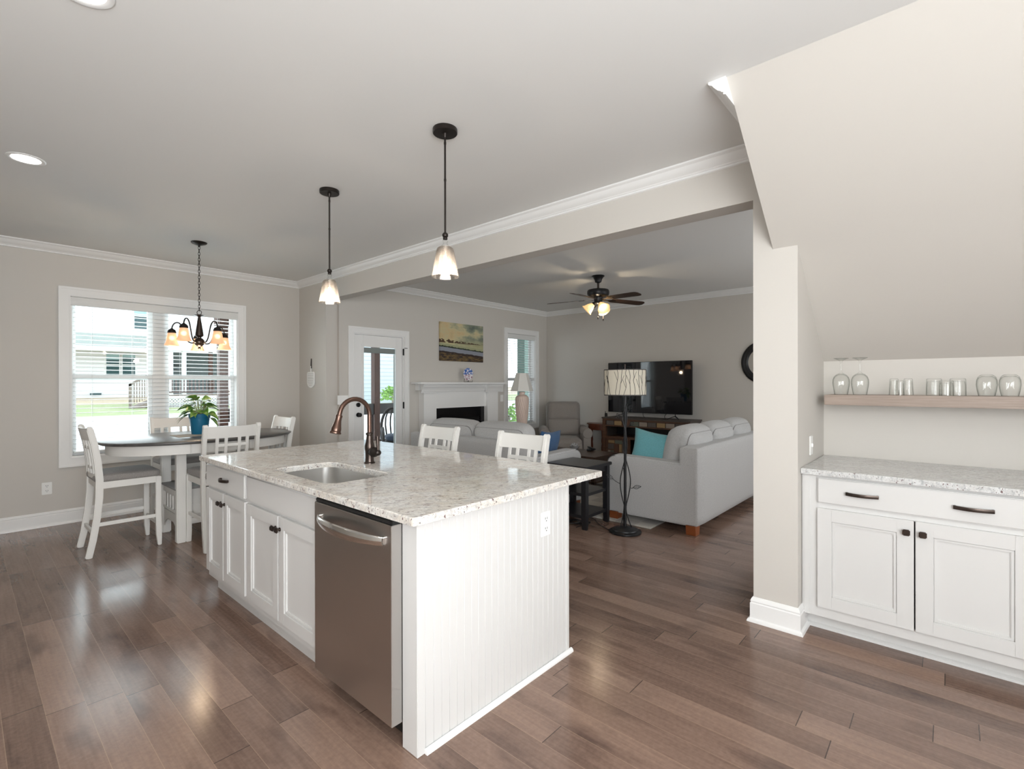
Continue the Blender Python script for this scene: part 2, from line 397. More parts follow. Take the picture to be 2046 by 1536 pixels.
m = mat('grass', (.12, .2, .04), .95); k = NT(m); v = k.coord()
k.set(k.b.inputs['Base Color'], k.ramp(k.noise(v, 1.3, 6, .7), [(.35, (.40, .37, .23)), (.55, (.29, .34, .15)), (.7, (.34, .39, .18))])); M['grass'] = m
m = mat('straw_ground', (.42, .30, .17), .95); k = NT(m); v = k.coord()
k.set(k.b.inputs['Base Color'], k.ramp(k.noise(v, 1.8, 6, .7), [(.3, (.48, .33, .22)), (.6, (.50, .41, .28)), (.75, (.36, .37, .18))])); M['straw'] = m
M['lattice'] = mat('white_lattice', (.85, .85, .85), .5)
M['greenpost'] = mat('sage_green_post', (.13, .20, .17), .6)
# canvas landscape, by the canvas's own generated coordinates
m = mat('landscape_canvas', (.4, .4, .3), .6); k = NT(m); tc = k.t.nodes.new('ShaderNodeTexCoord'); sg = k.n('SeparateXYZ', Vector=tc.outputs['Generated']); X_, Z_ = sg.outputs[0], sg.outputs[2]
cv = k.n('CombineXYZ', X=k.math('MULTIPLY', X_, 1.6), Y=0.0, Z=k.math('MULTIPLY', Z_, 2.2)).outputs[0]
n1 = k.noise(cv, 1.6, 6, .6); n2 = k.noise(cv, 9, 4, .6); n3 = k.noise(k.n('Mapping', Vector=cv, Scale=(1, 1, 4)).outputs[0], 5, 5, .6)
sky = k.ramp(k.math('ADD', n1, k.math('MULTIPLY', X_, -.22)), [(.20, (.12, .15, .125)), (.33, (.26, .29, .21)), (.44, (.56, .50, .30)), (.54, (.60, .46, .25)), (.64, (.40, .34, .20))])
sky = k.mix(k.math('MULTIPLY', k.ramp(Z_, [(.42, (1, 1, 1)), (.62, (0, 0, 0))]), .6), sky, (.58, .54, .28))
slope = k.math('MULTIPLY', X_, -.10)
def below(lvl, nz, amt): return k.math('LESS_THAN', Z_, k.math('ADD', k.math('ADD', slope, lvl), k.math('MULTIPLY', k.math('SUBTRACT', nz, .5), amt)))
tr1 = k.math('MULTIPLY', below(.56, n2, .28), k.math('GREATER_THAN', Z_, .47)); tr1 = k.math('MULTIPLY', tr1, k.math('GREATER_THAN', k.noise(cv, 3.4, 2), .46))
q = k.mix(tr1, sky, (.075, .040, .020))
q = k.mix(below(.455, n2, .05), q, (.36, .37, .22)); q = k.mix(below(.40, n2, .10), q, (.020, .032, .018))
q = k.mix(below(.365, n2, .03), q, (.26, .28, .33))
q = k.mix(below(.26, n3, .06), q, (.035, .022, .018)); q = k.mix(k.math('MULTIPLY', below(.20, n3, .20), k.math('GREATER_THAN', n3, .5)), q, (.17, .11, .04))
k.set(k.b.inputs['Base Color'], q); M['canvas'] = m

# ------------------------------------------------------------------ room shell
XB, XS = 3.097, 3.249
YW, YS, YF, XT = 6.634, 5.90, 5.85, 7.602
YN, YP = .629, .859
def holed(axis, p0, p1, a0, a1, z0, z1, holes, name, m):
    b = MB(); cur = a0
    def bx(u0, u1, q0, q1):
        if u1-u0 < 1e-4 or q1-q0 < 1e-4: return
        if axis == 'X': b.box(u0, u1, p0, p1, q0, q1)
        else: b.box(p0, p1, u0, u1, q0, q1)
    for (h0, h1, hz0, hz1) in sorted(holes):
        bx(cur, h0, z0, z1); bx(h0, h1, z0, hz0); bx(h0, h1, hz1, z1); cur = h1
    bx(cur, a1, z0, z1)
    return struct(b.build(name, m, smooth=0))
struct(MB().box(-1.6, XT+.12, -2.6, YW+.12, -.06, 0).build('floor', M['floor'], smooth=0))
struct(MB().box(-1.6, XT+.12, -2.6, YW+.12, H, H+.08).build('ceiling', M['ceil'], smooth=0))
W1 = (.755, 2.315, .655, 2.285)
holed('X', YW, YW+.16, -1.6, XB+.15, 0, H, [W1], 'wall_dining', M['wall'])
struct(MB().box(-1.6, -1.5, -2.6, YW, 0, H).build('wall_left', M['wall'], smooth=0))
struct(MB().box(-1.6, XT, -2.6, -2.5, 0, H).build('wall_back', M['wall'], smooth=0))
b = MB(); b.box(XB, XS, YS, YW+.10, 0, H); b.box(XB, XS, YP, YS, 2.463, H)
struct(b.build('wall_beam', M['wall'], smooth=0))
D1 = (3.455, 4.245, 0, 2.068); W2 = (6.465, 7.242, .655, 2.295)
holed('X', YF+.004, YF+.16, XS, XT+.12, 0, H, [D1, W2], 'wall_fireplace', M['wall'])
struct(MB().box(XT, XT+.12, -1.0, YF, 0, H).build('wall_television', M['wall'], smooth=0))
struct(MB().box(3.97, XT+.12, -1.1, -1.0, 0, H).build('wall_living_end', M['wall'], smooth=0))
struct(MB().box(XB, 3.97, YN, YP, 0, H-.001).build('wall_pillar', M['wall'], smooth=0))
M['niche'] = M['wall']
struct(MB().box(3.853, 3.97, -1.25, YN, 0, 2.2).build('wall_niche_back', M['wall'], smooth=0))
struct(MB().box(XB, 3.97, -2.5, -1.25, 0, 2.2).build('wall_right', M['wall'], smooth=0))
b = MB()
b.prism([(2.316, H), (XB, 2.158), (XB, H)], 'Y', -2.5, .753)
b.prism([(XB, 2.158), (3.853, 1.537), (3.97, 1.537), (3.97, H), (XB, H)], 'Y', -2.5, YN)
struct(b.build('wall_stair_slope', M['wall'], smooth=0))
def run(profile, axis, wall, sgn, a, b_, ma, mb):
    # moulding run; ma / mb = +1 outside mitre, -1 inside mitre, 0 square, at each end
    t = bmesh.new(); A = []; B = []
    for d, z in profile:
        p, q = a-ma*d, b_+mb*d
        f = (lambda k: (k, wall+sgn*d, z)) if axis == 'X' else (lambda k: (wall+sgn*d, k, z))
        A.append(t.verts.new(f(p))); B.append(t.verts.new(f(q)))
    n = len(profile); t.faces.new(A); t.faces.new(B[::-1])
    for i in range(n): t.faces.new((A[i], B[i], B[(i+1) % n], A[(i+1) % n]))
    bmesh.ops.recalc_face_normals(t, faces=t.faces[:]); b = MB(); b._add(t); return b
# crown moulding, profile (distance from wall, drop from ceiling)
CR = [(0, 0), (.078, 0), (.078, -.010), (.070, -.016), (.062, -.020), (.052, -.034), (.036, -.052), (.022, -.060), (.018, -.066), (.011, -.068), (.011, -.079), (0, -.083)]
def crown(name, axis, wall, sgn, a, b_, ma=0, mb=0):
    return struct(run([(d, H+z-.0005) for d, z in CR], axis, wall, sgn, a, b_, ma, mb).build(name, M['trim'], smooth=25))
crown('trim_1', 'X', YW, -1, -1.5, XB, 0, -1)
crown('trim_2', 'Y', XB, -1, .753, YW, -1, -1)
crown('trim_3', 'X', YF+.004, -1, XS, XT, -1, -1)
crown('trim_4', 'Y', XT, -1, -1.0, YF+.004, 0, -1)
crown('trim_5', 'Y', XS, 1, YP, YF+.004, 0, -1)
crown('trim_6', 'X', .753, 1, 2.300, XB, 0, -1)
BB = [(0, 0), (.030, 0), (.030, .007), (.026, .016), (.018, .021), (.016, .023), (.016, .106), (.012, .112), (.014, .120), (.010, .131), (.004, .141), (0, .142)]
def bb(name, axis, wall, sgn, a, b_, ma=0, mb=0):
    return struct(run(BB, axis, wall, sgn, a, b_, ma, mb).build(name, M['trim'], smooth=25))
bb('baseboard_dining', 'X', YW, -1, -1.5, XB, -1, -1)
bb('baseboard_stub', 'Y', XB, -1, YS, YW, 1, -1)
bb('baseboard_stub_end', 'X', YS, -1, XB, XS+.02, 1, 0)
bb('baseboard_fireplace_left', 'X', YF+.004, -1, XS+.02, 3.37)
bb('baseboard_fireplace_middle', 'X', YF+.004, -1, 4.331, 4.50)
bb('baseboard_fireplace_right', 'X', YF+.004, -1, 6.108, XT, 0, -1)
bb('baseboard_television', 'Y', XT, -1, -1.0, YF+.004, 0, -1)
bb('baseboard_pillar_front', 'Y', XB, -1, YN, YP, 1, 1)
bb('baseboard_pillar_left', 'X', YP, 1, XB, 3.97, 1, 0)
bb('baseboard_pillar_niche', 'X', YN, -1, XB, 3.255, 1, 0)
bb('baseboard_left', 'Y', -1.5, 1, -2.5, YW, 0, -1)

def casing(parent, x0, x1, z0, z1, y, wd=.092, bottom=True):
    b = MB(); t = .018; o = .022; zb = z0-(wd if bottom else 0)
    b.box(x0-wd+o, x0, y-t, y, zb+(o if bottom else 0), z1+wd-o); b.box(x1, x1+wd-o, y-t, y, zb+(o if bottom else 0), z1+wd-o)
    b.box(x0, x1, y-t, y, z1, z1+wd-o)
    if bottom: b.box(x0, x1, y-t, y, z0-wd+o, z0)
    # raised outer back-band and small inner bead
    b.box(x0-wd, x0-wd+o, y-t-.009, y, zb, z1+wd, .002); b.box(x1+wd-o, x1+wd, y-t-.009, y, zb, z1+wd, .002)
    b.box(x0-wd+o, x1+wd-o, y-t-.009, y, z1+wd-o, z1+wd)
    if bottom: b.box(x0-wd+o, x1+wd-o, y-t-.009, y, z0-wd, z0-wd+o)
    g = .012
    b.box(x0-g, x0-.002, y-t-.004, y-t+.001, z0-(g if bottom else -.001), z1+g, .0015); b.box(x1+.002, x1+g, y-t-.004, y-t+.001, z0-(g if bottom else -.001), z1+g, .0015)
    b.box(x0-.002, x1+.002, y-t-.004, y-t+.001, z1+.002, z1+g)
    if bottom: b.box(x0-.002, x1+.002, y-t-.004, y-t+.001, z0-g, z0-.002)
    return b.build('casing', M['trim'], parent)
def window(name, x0, x1, z0, z1, y, mulls=()):
    r = bpy.data.objects.new(name, None); C.objects.link(r); r['kind'] = 'structure'; r.location = ((x0+x1)/2, y, z0); base[name] = Vector(r.location)
    casing(r, x0, x1, z0, z1, y)
    b = MB(); t = .012
    b.box(x0, x0+t, y, y+.15, z0, z1); b.box(x1-t, x1, y, y+.15, z0, z1); b.box(x0+t, x1-t, y, y+.15, z1-t, z1); b.box(x0+t, x1-t, y, y+.15, z0, z0+t)
    for a, c in mulls: b.box(a, c, y+.075, y+.14, z0, z1, .003)
    b.build('jamb_liner', M['trim'], r)
    edges = [x0+t]+[e for m_ in mulls for e in m_]+[x1-t]
    zm = (z0+z1)/2
    for a, c in zip(edges[::2], edges[1::2]):
        for (q0, q1, yo) in ((z0+t, zm+.025, .085), (zm-.025, z1-t, .105)):
            b = MB(); f = .040
            b.box(a, a+f, y+yo, y+yo+.025, q0, q1, .003); b.box(c-f, c, y+yo, y+yo+.025, q0, q1, .003)
            b.box(a+f, c-f, y+yo, y+yo+.025, q0, q0+f, .003); b.box(a+f, c-f, y+yo, y+yo+.025, q1-f, q1, .003)
            s_ = b.build('sash', M['vinyl'], r)
            MB().box(a+f-.004, c-f+.004, y+yo+.010, y+yo+.014, q0+f-.004, q1-f+.004).build('pane', M['pane'], s_, smooth=0)
    return r
window('window_1', *W1, YW, [(1.455, 1.575)])
window('window_2', *W2, YF+.004)
def blind(x0, x1, z0, z1, y, label, cords, pitch=.0446, tilt=1):
    r = thing('window_blind', label, 'window blind', ((x0+x1)/2, y+.045, z0+.02))
    MB().prism([(y-.022, z1-.088), (y-.016, z1-.092), (y-.012, z1-.090), (y-.012, z1-.004), (y-.020, z1-.002), (y-.030, z1-.010), (y-.030, z1-.020), (y-.024, z1-.030), (y-.026, z1-.060)], 'X', x0-.012, x1+.012).box(x0+.003, x1-.003, y+.004, y+.06, z1-.06, z1-.014).build('valance', M['blind'], r)
    b = MB(); z = z0+.075; dy = .025*math.cos(math.radians(tilt)); dz = .025*math.sin(math.radians(tilt))
    while z < z1-.07:
        t = [(y+.045-dy, z+dz-.0014), (y+.045, z+.0016), (y+.045+dy, z-dz-.0014), (y+.045+dy, z-dz+.0014), (y+.045, z+.0044), (y+.045-dy, z+dz+.0014)]
        b.prism(t, 'X', x0+.016, x1-.016); z += pitch
    b.build('slats', M['blind'], r, smooth=60)
    MB().box(x0+.016, x1-.016, y+.02, y+.07, z0+.022, z0+.040, .004).build('bottom_rail', M['blind'], r)
    b = MB()
    for cx in cords:
        for yy in (y+.018, y+.072): b.cyl((cx, yy, (z0+z1)/2), .0012, z1-z0-.09, seg=6)
    b.build('ladder_cords', M['blind'], r)
    return r
blind(W1[0]+.012, W1[1]-.012, W1[2]+.012, W1[3], YW+.012, 'wide white horizontal blind lowered over the dining window behind the oval table', (.93, 1.27, 1.72, 2.12))
blind(W2[0]+.012, W2[1]-.012, W2[2]+.012, W2[3], YF+.016, 'narrow white horizontal blind in the living room window behind the blush table lamp', (6.62, 7.08))

# ---- exterior glass door
r = bpy.data.objects.new('door_1', None); C.objects.link(r); r['kind'] = 'structure'; r.location = (3.85, YF, 0); base['door_1'] = Vector(r.location)
y = YF+.004
casing(r, D1[0], D1[1], 0, D1[3], y, .085, False)
b = MB(); b.box(D1[0], D1[0]+.012, y, y+.15, 0, D1[3]); b.box(D1[1]-.012, D1[1], y, y+.15, 0, D1[3]); b.box(D1[0]+.012, D1[1]-.012, y, y+.15, D1[3]-.012, D1[3])
b.build('door_jamb', M['trim'], r)
dx0, dx1, gx0, gx1, gz0, gz1 = D1[0]+.016, D1[1]-.016, 3.605, 4.125, .26, 1.90
b = MB(); yd = y+.012
b.box(dx0, gx0, yd, yd+.044, .012, D1[3]-.016, .002); b.box(gx1, dx1, yd, yd+.044, .012, D1[3]-.016, .002)
b.box(gx0, gx1, yd, yd+.044, gz1, D1[3]-.016); b.box(gx0, gx1, yd, yd+.044, .012, gz0)
for (a0, a1, c0, c1) in ((gx0-.03, gx0+.006, gz0-.03, gz1+.03), (gx1-.006, gx1+.03, gz0-.03, gz1+.03), (gx0+.006, gx1-.006, gz1-.006, gz1+.03), (gx0+.006, gx1-.006, gz0-.03, gz0+.006)):
    b.box(a0, a1, yd-.010, yd+.006, c0, c1, .004)
b.build('door_panel', M['trim'], r)
MB().box(gx0, gx1, yd+.018, yd+.024, gz0, gz1).build('door_glass', M['pane'], r, smooth=0)
b = MB(); b.box(gx0+.008, gx1-.008, yd+.008, yd+.016, gz1-.085, gz1-.012, .002); b.build('raised_blind', mat('grey_green_miniblind', (.22, .25, .24), .5), r)
MB().box(gx1-.032, gx1-.018, yd+.006, yd+.016, gz0, gz1-.09).build('blind_track', mat('grey_blind_track', (.45, .52, .52), .5), r)
for z, n in ((.985, 'door_knob'), (1.118, 'deadbolt')):
    b = MB(); b.cyl((3.527, yd-.006, z), .030, .012, 'Y')
    if n == 'door_knob': b.cyl((3.527, yd-.022, z), .010, .03, 'Y'); b.ball((3.527, yd-.048, z), .028, sc=(1, .75, 1))
    else: b.box(3.521, 3.533, yd-.034, yd-.01, z-.018, z+.018, .003)
    b.build(n, M['black'], r)
for z in (1.85, 1.09, .30):
    b = MB(); b.cyl((D1[1]-.006, y-.016, z), .0075, .095); b.box(D1[1]-.016, D1[1]+.004, y-.012, y-.004, z-.045, z+.045)
    if z > 1.8: b.cyl((D1[1]+.022, y-.030, z+.055), .004, .05, 'X')
    b.build('hinge', M['black'], r)

# ---- wall plates
def plate(label, c, face, kind, n=1, cat='outlet', name='wall_outlet'):
    # face: '-Y' or '-X' : the direction the plate looks
    w_ = .074+.046*(n-1); h = .118
    def P(b, u0, u1, d0, d1, z0, z1, bev=0):
        if face == '-Y': b.box(c[0]+u0, c[0]+u1, c[1]-d1, c[1]-d0, c[2]+z0, c[2]+z1, bev)
        else: b.box(c[0]-d1, c[0]-d0, c[1]-u1, c[1]-u0, c[2]+z0, c[2]+z1, bev)
    t = thing(name, label, cat, c)
    b = MB(); P(b, -w_/2, w_/2, 0, .006, -h/2, h/2, .003); b.build('cover_plate', M['plastic'], t)
    if kind == 'outlet':
        for s in (-1, 1):
            b = MB(); P(b, -.017, .017, .004, .0085, s*.024-.015, s*.024+.015, .003); f = b.build('receptacle', M['plastic'], t)
            b = MB(); P(b, -.009, -.006, .008, .0089, s*.024-.001, s*.024+.009); P(b, .005, .008, .008, .0089, s*.024-.001, s*.024+.009); P(b, -.0025, .0025, .008, .0089, s*.024-.011, s*.024-.006)
            b.build('slots', M['slot'], f)
    else:
        for i in range(n):
            u = (i-(n-1)/2)*.046
            b = MB(); P(b, u-.004, u+.004, .004, .014, -.010, .012, .002); b.build('toggle', M['plastic'], t)
    return t
plate('white duplex outlet low on the dining wall left of the window', (.578, YW, .372), '-Y', 'outlet')
plate('white duplex outlet low on the wall beside the wooden half-moon table', (XT, 4.96, .46), '-X', 'outlet')
plate('white triple switch plate on the wall left of the glass door', (3.305, YF+.004, 1.188), '-Y', 'switch', 3, 'light switch', 'light_switch')
plate('upper white switch plate between the mantel and the living room window', (6.318, YF+.004, 1.315), '-Y', 'switch', 1, 'light switch', 'light_switch')
plate('lower white switch plate between the mantel and the living room window', (6.318, YF+.004, 1.145), '-Y', 'switch', 1, 'light switch', 'light_switch')
plate('white switch plate on the niche side wall above the grey counter', (3.432, YN, 1.016), '-Y', 'switch', 1, 'light switch', 'light_switch')
# ------------------------------------------------------------------ kitchen island
ix0, ix1, iy0, iy1 = 1.128, 2.097, 1.478, 3.755
def shaker(b, x, y0, y1, z0, z1, sgn=-1, f=.062, t=.019):
    # raised frame door lying in a plane X = x (its back), face towards sgn
    X = lambda d: (min(x, x+sgn*d), max(x, x+sgn*d))
    def bx(d0, d1, a0, a1, c0, c1, bev=0):
        p, q = x+sgn*d0, x+sgn*d1; b.box(min(p, q), max(p, q), a0, a1, c0, c1, bev)
    bx(0, t, y0, y0+f, z0, z1, .0012); bx(0, t, y1-f, y1, z0, z1, .0012); bx(0, t-.0002, y0+f-.0015, y1-f+.0015, z0+.0002, z0+f, .001); bx(0, t-.0002, y0+f-.0015, y1-f+.0015, z1-f, z1-.0002, .001)
    bx(0, .007, y0+f-.004, y1-f+.004, z0+f-.004, z1-f+.004)
    g = .015; i0, i1, j0, j1 = y0+f, y1-f, z0+f, z1-f
    bx(0, .014, i0, i0+g, j0, j1, .003); bx(0, .014, i1-g, i1, j0, j1, .003); bx(0, .0137, i0+.004, i1-.004, j0, j0+g, .003); bx(0, .0137, i0+.004, i1-.004, j1-g, j1, .003)
def slab(b, x, y0, y1, z0, z1, sgn=-1, t=.019):
    p, q = x, x+sgn*t; b.box(min(p, q), max(p, q), y0, y1, z0, z1, .006, 3)
def knob(parent, x, y, z, sgn=-1, r=.015):
    b = MB(); b.cyl((x+sgn*.008, y, z), .006, .018, 'X', 12); b.cyl((x+sgn*.002, y, z), .010, .004, 'X', 16)
    a, c = x+sgn*.015, x+sgn*.026; b.box(min(a, c), max(a, c), y-r, y+r, z-r, z+r, .004); a, c = x+sgn*.025, x+sgn*.030; b.box(min(a, c), max(a, c), y-r*.68, y+r*.68, z-r*.68, z+r*.68, .002)
    return b.build('knob', M['bronze'], parent)
def pull(parent, x, y0, y1, z, sgn=-1, flat=True):
    b = MB(); n = 12; P = []
    for i in range(n+1):
        t = i/n; P.append((x+sgn*(.012+.020*math.sin(PI*t)), y0+(y1-y0)*t, z))
    t = bmesh.new(); rings = []
    for p in P: rings.append([t.verts.new((p[0]+a*sgn, p[1], p[2]+c)) for a, c in ((-.004, -.0085), (.003, -.0085), (.005, 0), (.003, .0085), (-.004, .0085))])
    for A, B in zip(rings[:-1], rings[1:]):
        for k_ in range(5): t.faces.new((A[k_], A[(k_+1) % 5], B[(k_+1) % 5], B[k_]))
    t.faces.new(rings[0][::-1]); t.faces.new(rings[-1]); bmesh.ops.recalc_face_normals(t, faces=t.faces[:]); b._add(t)
    for yy in (y0+.006, y1-.006):
        a, c = x, x+sgn*.014; b.box(min(a, c), max(a, c), yy-.006, yy+.006, z-.0085, z+.0085, .002)
    return b.build('pull_handle', M['bronze'], parent)
fx = ix0
def base_cab(label, y0, y1, doors, drawer, knobs, pulls, last=False):
    r = thing('base_cabinet', label, 'cabinet', (fx+.3, (y0+y1)/2, 0), 'island base cabinets')
    b = MB()
    b.box(fx, fx+.60, y0, y1, .105, .866) if False else None
    b.box(fx, fx+.020, y0, y0+.03, .105, .883); b.box(fx, fx+.020, y1-.03, y1, .105, .883)
    for q0, q1 in ((.845, .883), (.105, .153), (.690, .725)): b.box(fx, fx+.020, y0+.03, y1-.03, q0, q1)
    if len(doors) == 2: pass
    b.box(fx+.02, fx+.60, y0+.001, y0+.016, .105, .70); b.box(fx+.02, fx+.60, y1-.016, y1-.001, .105, .70); b.box(fx+.02, fx+.585, y0+.016, y1-.016, .106, .12); b.box(fx+.585, fx+.60, y0+.016, y1-.016, .105, .70)
    b.build('carcass', M['cab'], r)
    MB().box(fx+.055, fx+.075, y0, y1, 0, .106).build('toe_kick', M['cab'], r)
    b = MB(); slab(b, fx, *drawer); d = b.build('drawer', M['cab'], r)
    for p in pulls: pull(d, fx-.019, *p)
    for (q, kn) in zip(doors, knobs):
        b = MB(); shaker(b, fx, *q); d = b.build('door', M['cab'], r); knob(d, fx-.019, *kn)
    return r
base_cab('white two-door island cabinet with one pull drawer at the end nearest the dining table', 3.062, iy1-.001, [(3.078, 3.421, .150, .700), (3.431, 3.742, .150, .700)], (3.078, 3.742, .716, .862), [(3.400, .637), (3.463, .637)], [(3.325, 3.452, .791)])
base_cab('wide white two-door island cabinet under the sink beside the dishwasher', 2.171, 3.061, [(2.186, 2.618, .150, .700), (2.628, 3.046, .150, .700)], (2.186, 3.046, .716, .862), [(2.598, .637), (2.650, .637)], [])
# end panel, back panel (one built carcass around the cabinets)
r = thing('island_end_panel', 'white beadboard panel closing the near end of the island, with corner stile and shoe moulding', 'panel', (1.6, iy0, 0))
b = MB(); b.box(fx+.035, ix1, iy0+.0022, iy0+.075, 0, .883); p = fx+.042; k_ = 0
while p < ix1-.03:
    q = min(p+.0372, ix1-.024); b.box(p, q, iy0, iy0+.004, .01, .883, .0010, 1); p += .0400
b.build('beadboard', M['cab'], r)
MB().box(fx, fx+.036, iy0-.004, iy0+.0885, 0, .883, .002).build('corner_stile', M['cab'], r)
MB().box(ix1-.022, ix1+.004, iy0-.006, iy0+.075, 0, .883, .003).build('back_stile', M['cab'], r)
sh = [(iy0-.004, 0), (iy0-.004, .020), (iy0-.010, .0185), (iy0-.0165, .013), (iy0-.019, .006), (iy0-.019, 0)]
MB().prism(sh, 'X', fx+.034, ix1+.022).build('shoe_moulding', M['trim'], r)
r2 = MB().box(fx+.602, ix1, iy0+.076, iy1, 0, .883).build('island_back_panel', M['cab'], smooth=0)
origin(r2, (1.9, 2.6, 0)); tag(r2, 'plain white panelled back of the island facing the bar stools', 'panel')
plate('white duplex outlet on the beadboard end of the island', (1.905, iy0, .707), '-Y', 'outlet')
# countertop with sink cut-out
def rrect(x0, x1, y0, y1, r_, n=8):
    P = []
    for cx, cy, a in ((x1-r_, y1-r_, 0), (x0+r_, y1-r_, 90), (x0+r_, y0+r_, 180), (x1-r_, y0+r_, 270)):
        for i in range(n+1):
            t = math.radians(a+90*i/n); P.append((cx+r_*math.cos(t), cy+r_*math.sin(t)))
    return P
def slab_hole(outer, inner, z0, z1, bev):
    t = bmesh.new()
    def loop(P, z): return [t.verts.new((x, y, z)) for x, y in P]
    def off(P, d):
        n = len(P); cx = sum(p[0] for p in P)/n; cy = sum(p[1] for p in P)/n; out = []
        for i in range(n):
            a, c, e = Vector(P[i-1]), Vector(P[i]), Vector(P[(i+1) % n])
            t1 = (c-a).normalized() if (c-a).length > 1e-9 else (e-c).normalized(); t2 = (e-c).normalized() if (e-c).length > 1e-9 else t1
            n1 = Vector((t1.y, -t1.x)); n2 = Vector((t2.y, -t2.x)); m_ = (n1+n2)
            m_ = m_/max(.5, m_.length**2/2); out.append((c.x-m_.x*d, c.y-m_.y*d))
        return out
    oi = off(outer, bev)
    O = [loop(oi, z1), loop(off(outer, bev*.3), z1-bev*.3), loop(outer, z1-bev), loop(outer, z0)]
    for A, B in zip(O[:-1], O[1:]):
        for i in range(len(A)): t.faces.new((A[i], B[i], B[(i+1) % len(A)], A[(i+1) % len(A)]))
    tops = [O[0]]; bots = [O[-1]]
    if inner:
        ii = off(inner, -bev)
        I = [loop(ii, z1), loop(inner, z1-bev), loop(inner, z0)]
        for A, B in zip(I[:-1], I[1:]):
            for i in range(len(A)): t.faces.new((A[i], A[(i+1) % len(A)], B[(i+1) % len(A)], B[i]))
        tops.append(I[0]); bots.append(I[-1])
    for g in (tops, bots):
        ed = []
        for L in g:
            for i in range(len(L)):
                e = t.edges.get((L[i], L[(i+1) % len(L)])); ed.append(e)
        bmesh.ops.triangle_fill(t, edges=ed, use_beauty=True)
    bmesh.ops.recalc_face_normals(t, faces=t.faces[:]); b = MB(); b._add(t); return b
sinkc = rrect(1.168, 1.532, 2.205, 2.850, .075)
outer = [(2.344, 1.4186), (2.344, 3.7115), (1.0703, 3.7115), (1.0703, 1.4186)]
outer = rrect(1.0703, 2.344, 1.4186, 3.7655, .012, 3)
o = slab_hole(outer, sinkc, .884, .914, .005).build('island_countertop', M['granite'], smooth=12)
origin(o, (1.7, 2.6, .884)); tag(o, 'speckled cream and grey granite slab with burgundy flecks covering the island', 'countertop')
r = thing('undermount_sink', 'rectangular stainless steel sink set under the island granite', 'sink', (1.35, 2.53, .70))
t = bmesh.new(); prof = [(0, .8838, -.022), (0, .8838, .004), (0, .874, .004), (0, .72, .004), (0, .705, -.006+.010), (0, .697, .020), (0, .695, .045)]
rings = []
def sp(d, z): return [t.verts.new((x, y, z)) for x, y in rrect(1.168+d, 1.532-d, 2.205+d, 2.850-d, max(.02, .078-d*.6))]
for _, z, d in prof: rings.append(sp(d, z))
for A, B in zip(rings[:-1], rings[1:]):
    for i in range(len(A)): t.faces.new((A[i], A[(i+1) % len(A)], B[(i+1) % len(A)], B[i]))
t.faces.new(rings[-1]); bmesh.ops.recalc_face_normals(t, faces=t.faces[:])
b = MB(); b._add(t); b.build('basin', mat('satin_sink_steel', (.80, .79, .77), .30, 1), r, smooth=50)
MB().lathe([(0, .697), (.030, .697), (.042, .6995), (.045, .6965)], (1.35, 2.53, 0)).build('drain', M['chrome'], r)
# faucet
fxx, fyy = 1.649, 2.616
r = thing('kitchen_faucet', 'bronze gooseneck pull-down faucet standing behind the island sink', 'faucet', (fxx, fyy, .914))
MB().lathe([(0, .914), (.033, .914), (.033, .919), (.027, .924), (.025, .95), (.026, .985), (.0295, 1.005), (.029, 1.02), (.0225, 1.045), (.018, 1.075), (.018, 1.083), (.0225, 1.088), (.0225, 1.094), (.015, 1.100), (0, 1.100)], (fxx, fyy, 0)).build('body', M['bronze'], r)
P = [(0, 1.09), (0, 1.20)]; R_ = .098
for i in range(0, 15):
    a = math.radians(i*12.0); P.append((-(R_-R_*math.cos(a)), 1.205+R_*math.sin(a)))
P = [q for q in P]; P.append((P[-1][0]-.004, P[-1][1]-.018))
dirx = Vector((-1, 0))
MB().tube([(fxx+q[0], fyy, q[1]) for q in P], .0135, 14).build('gooseneck', M['copper'], r)
tip = P[-1]; ang = math.radians(14)
Mx = Matrix.Rotation(math.radians(180)+ang*1, 4, 'Y')
MB().lathe([(0, -.006), (.0175, -.006), (.0195, .002), (.0175, .010), (.0180, .026), (.0225, .050), (.0275, .070), (.0285, .080), (.0275, .088), (.0325, .094), (.0325, .100), (.026, .104), (0, .102)], (fxx+tip[0], fyy, tip[1]), M=Mx).build('spray_head', M['copper'], r)
b = MB(); b.lathe([(0, 0), (.023, 0), (.023, .018), (.029, .024), (.031, .036), (.027, .050), (.016, .062), (.014, .068), (.018, .075), (.016, .085), (.008, .091), (0, .092)], (fxx, fyy-.014, .985), 24, Matrix.Rotation(PI/2, 4, 'X')).build('valve', M['darkbronze'], r)
MB().tube([(fxx, fyy-.092, .990), (fxx, fyy-.090, 1.01), (fxx, fyy-.086, 1.05), (fxx, fyy-.083, 1.082)], lambda t: .0065+.0035*t, 10, 1).build('lever_handle', M['bronze'], r)
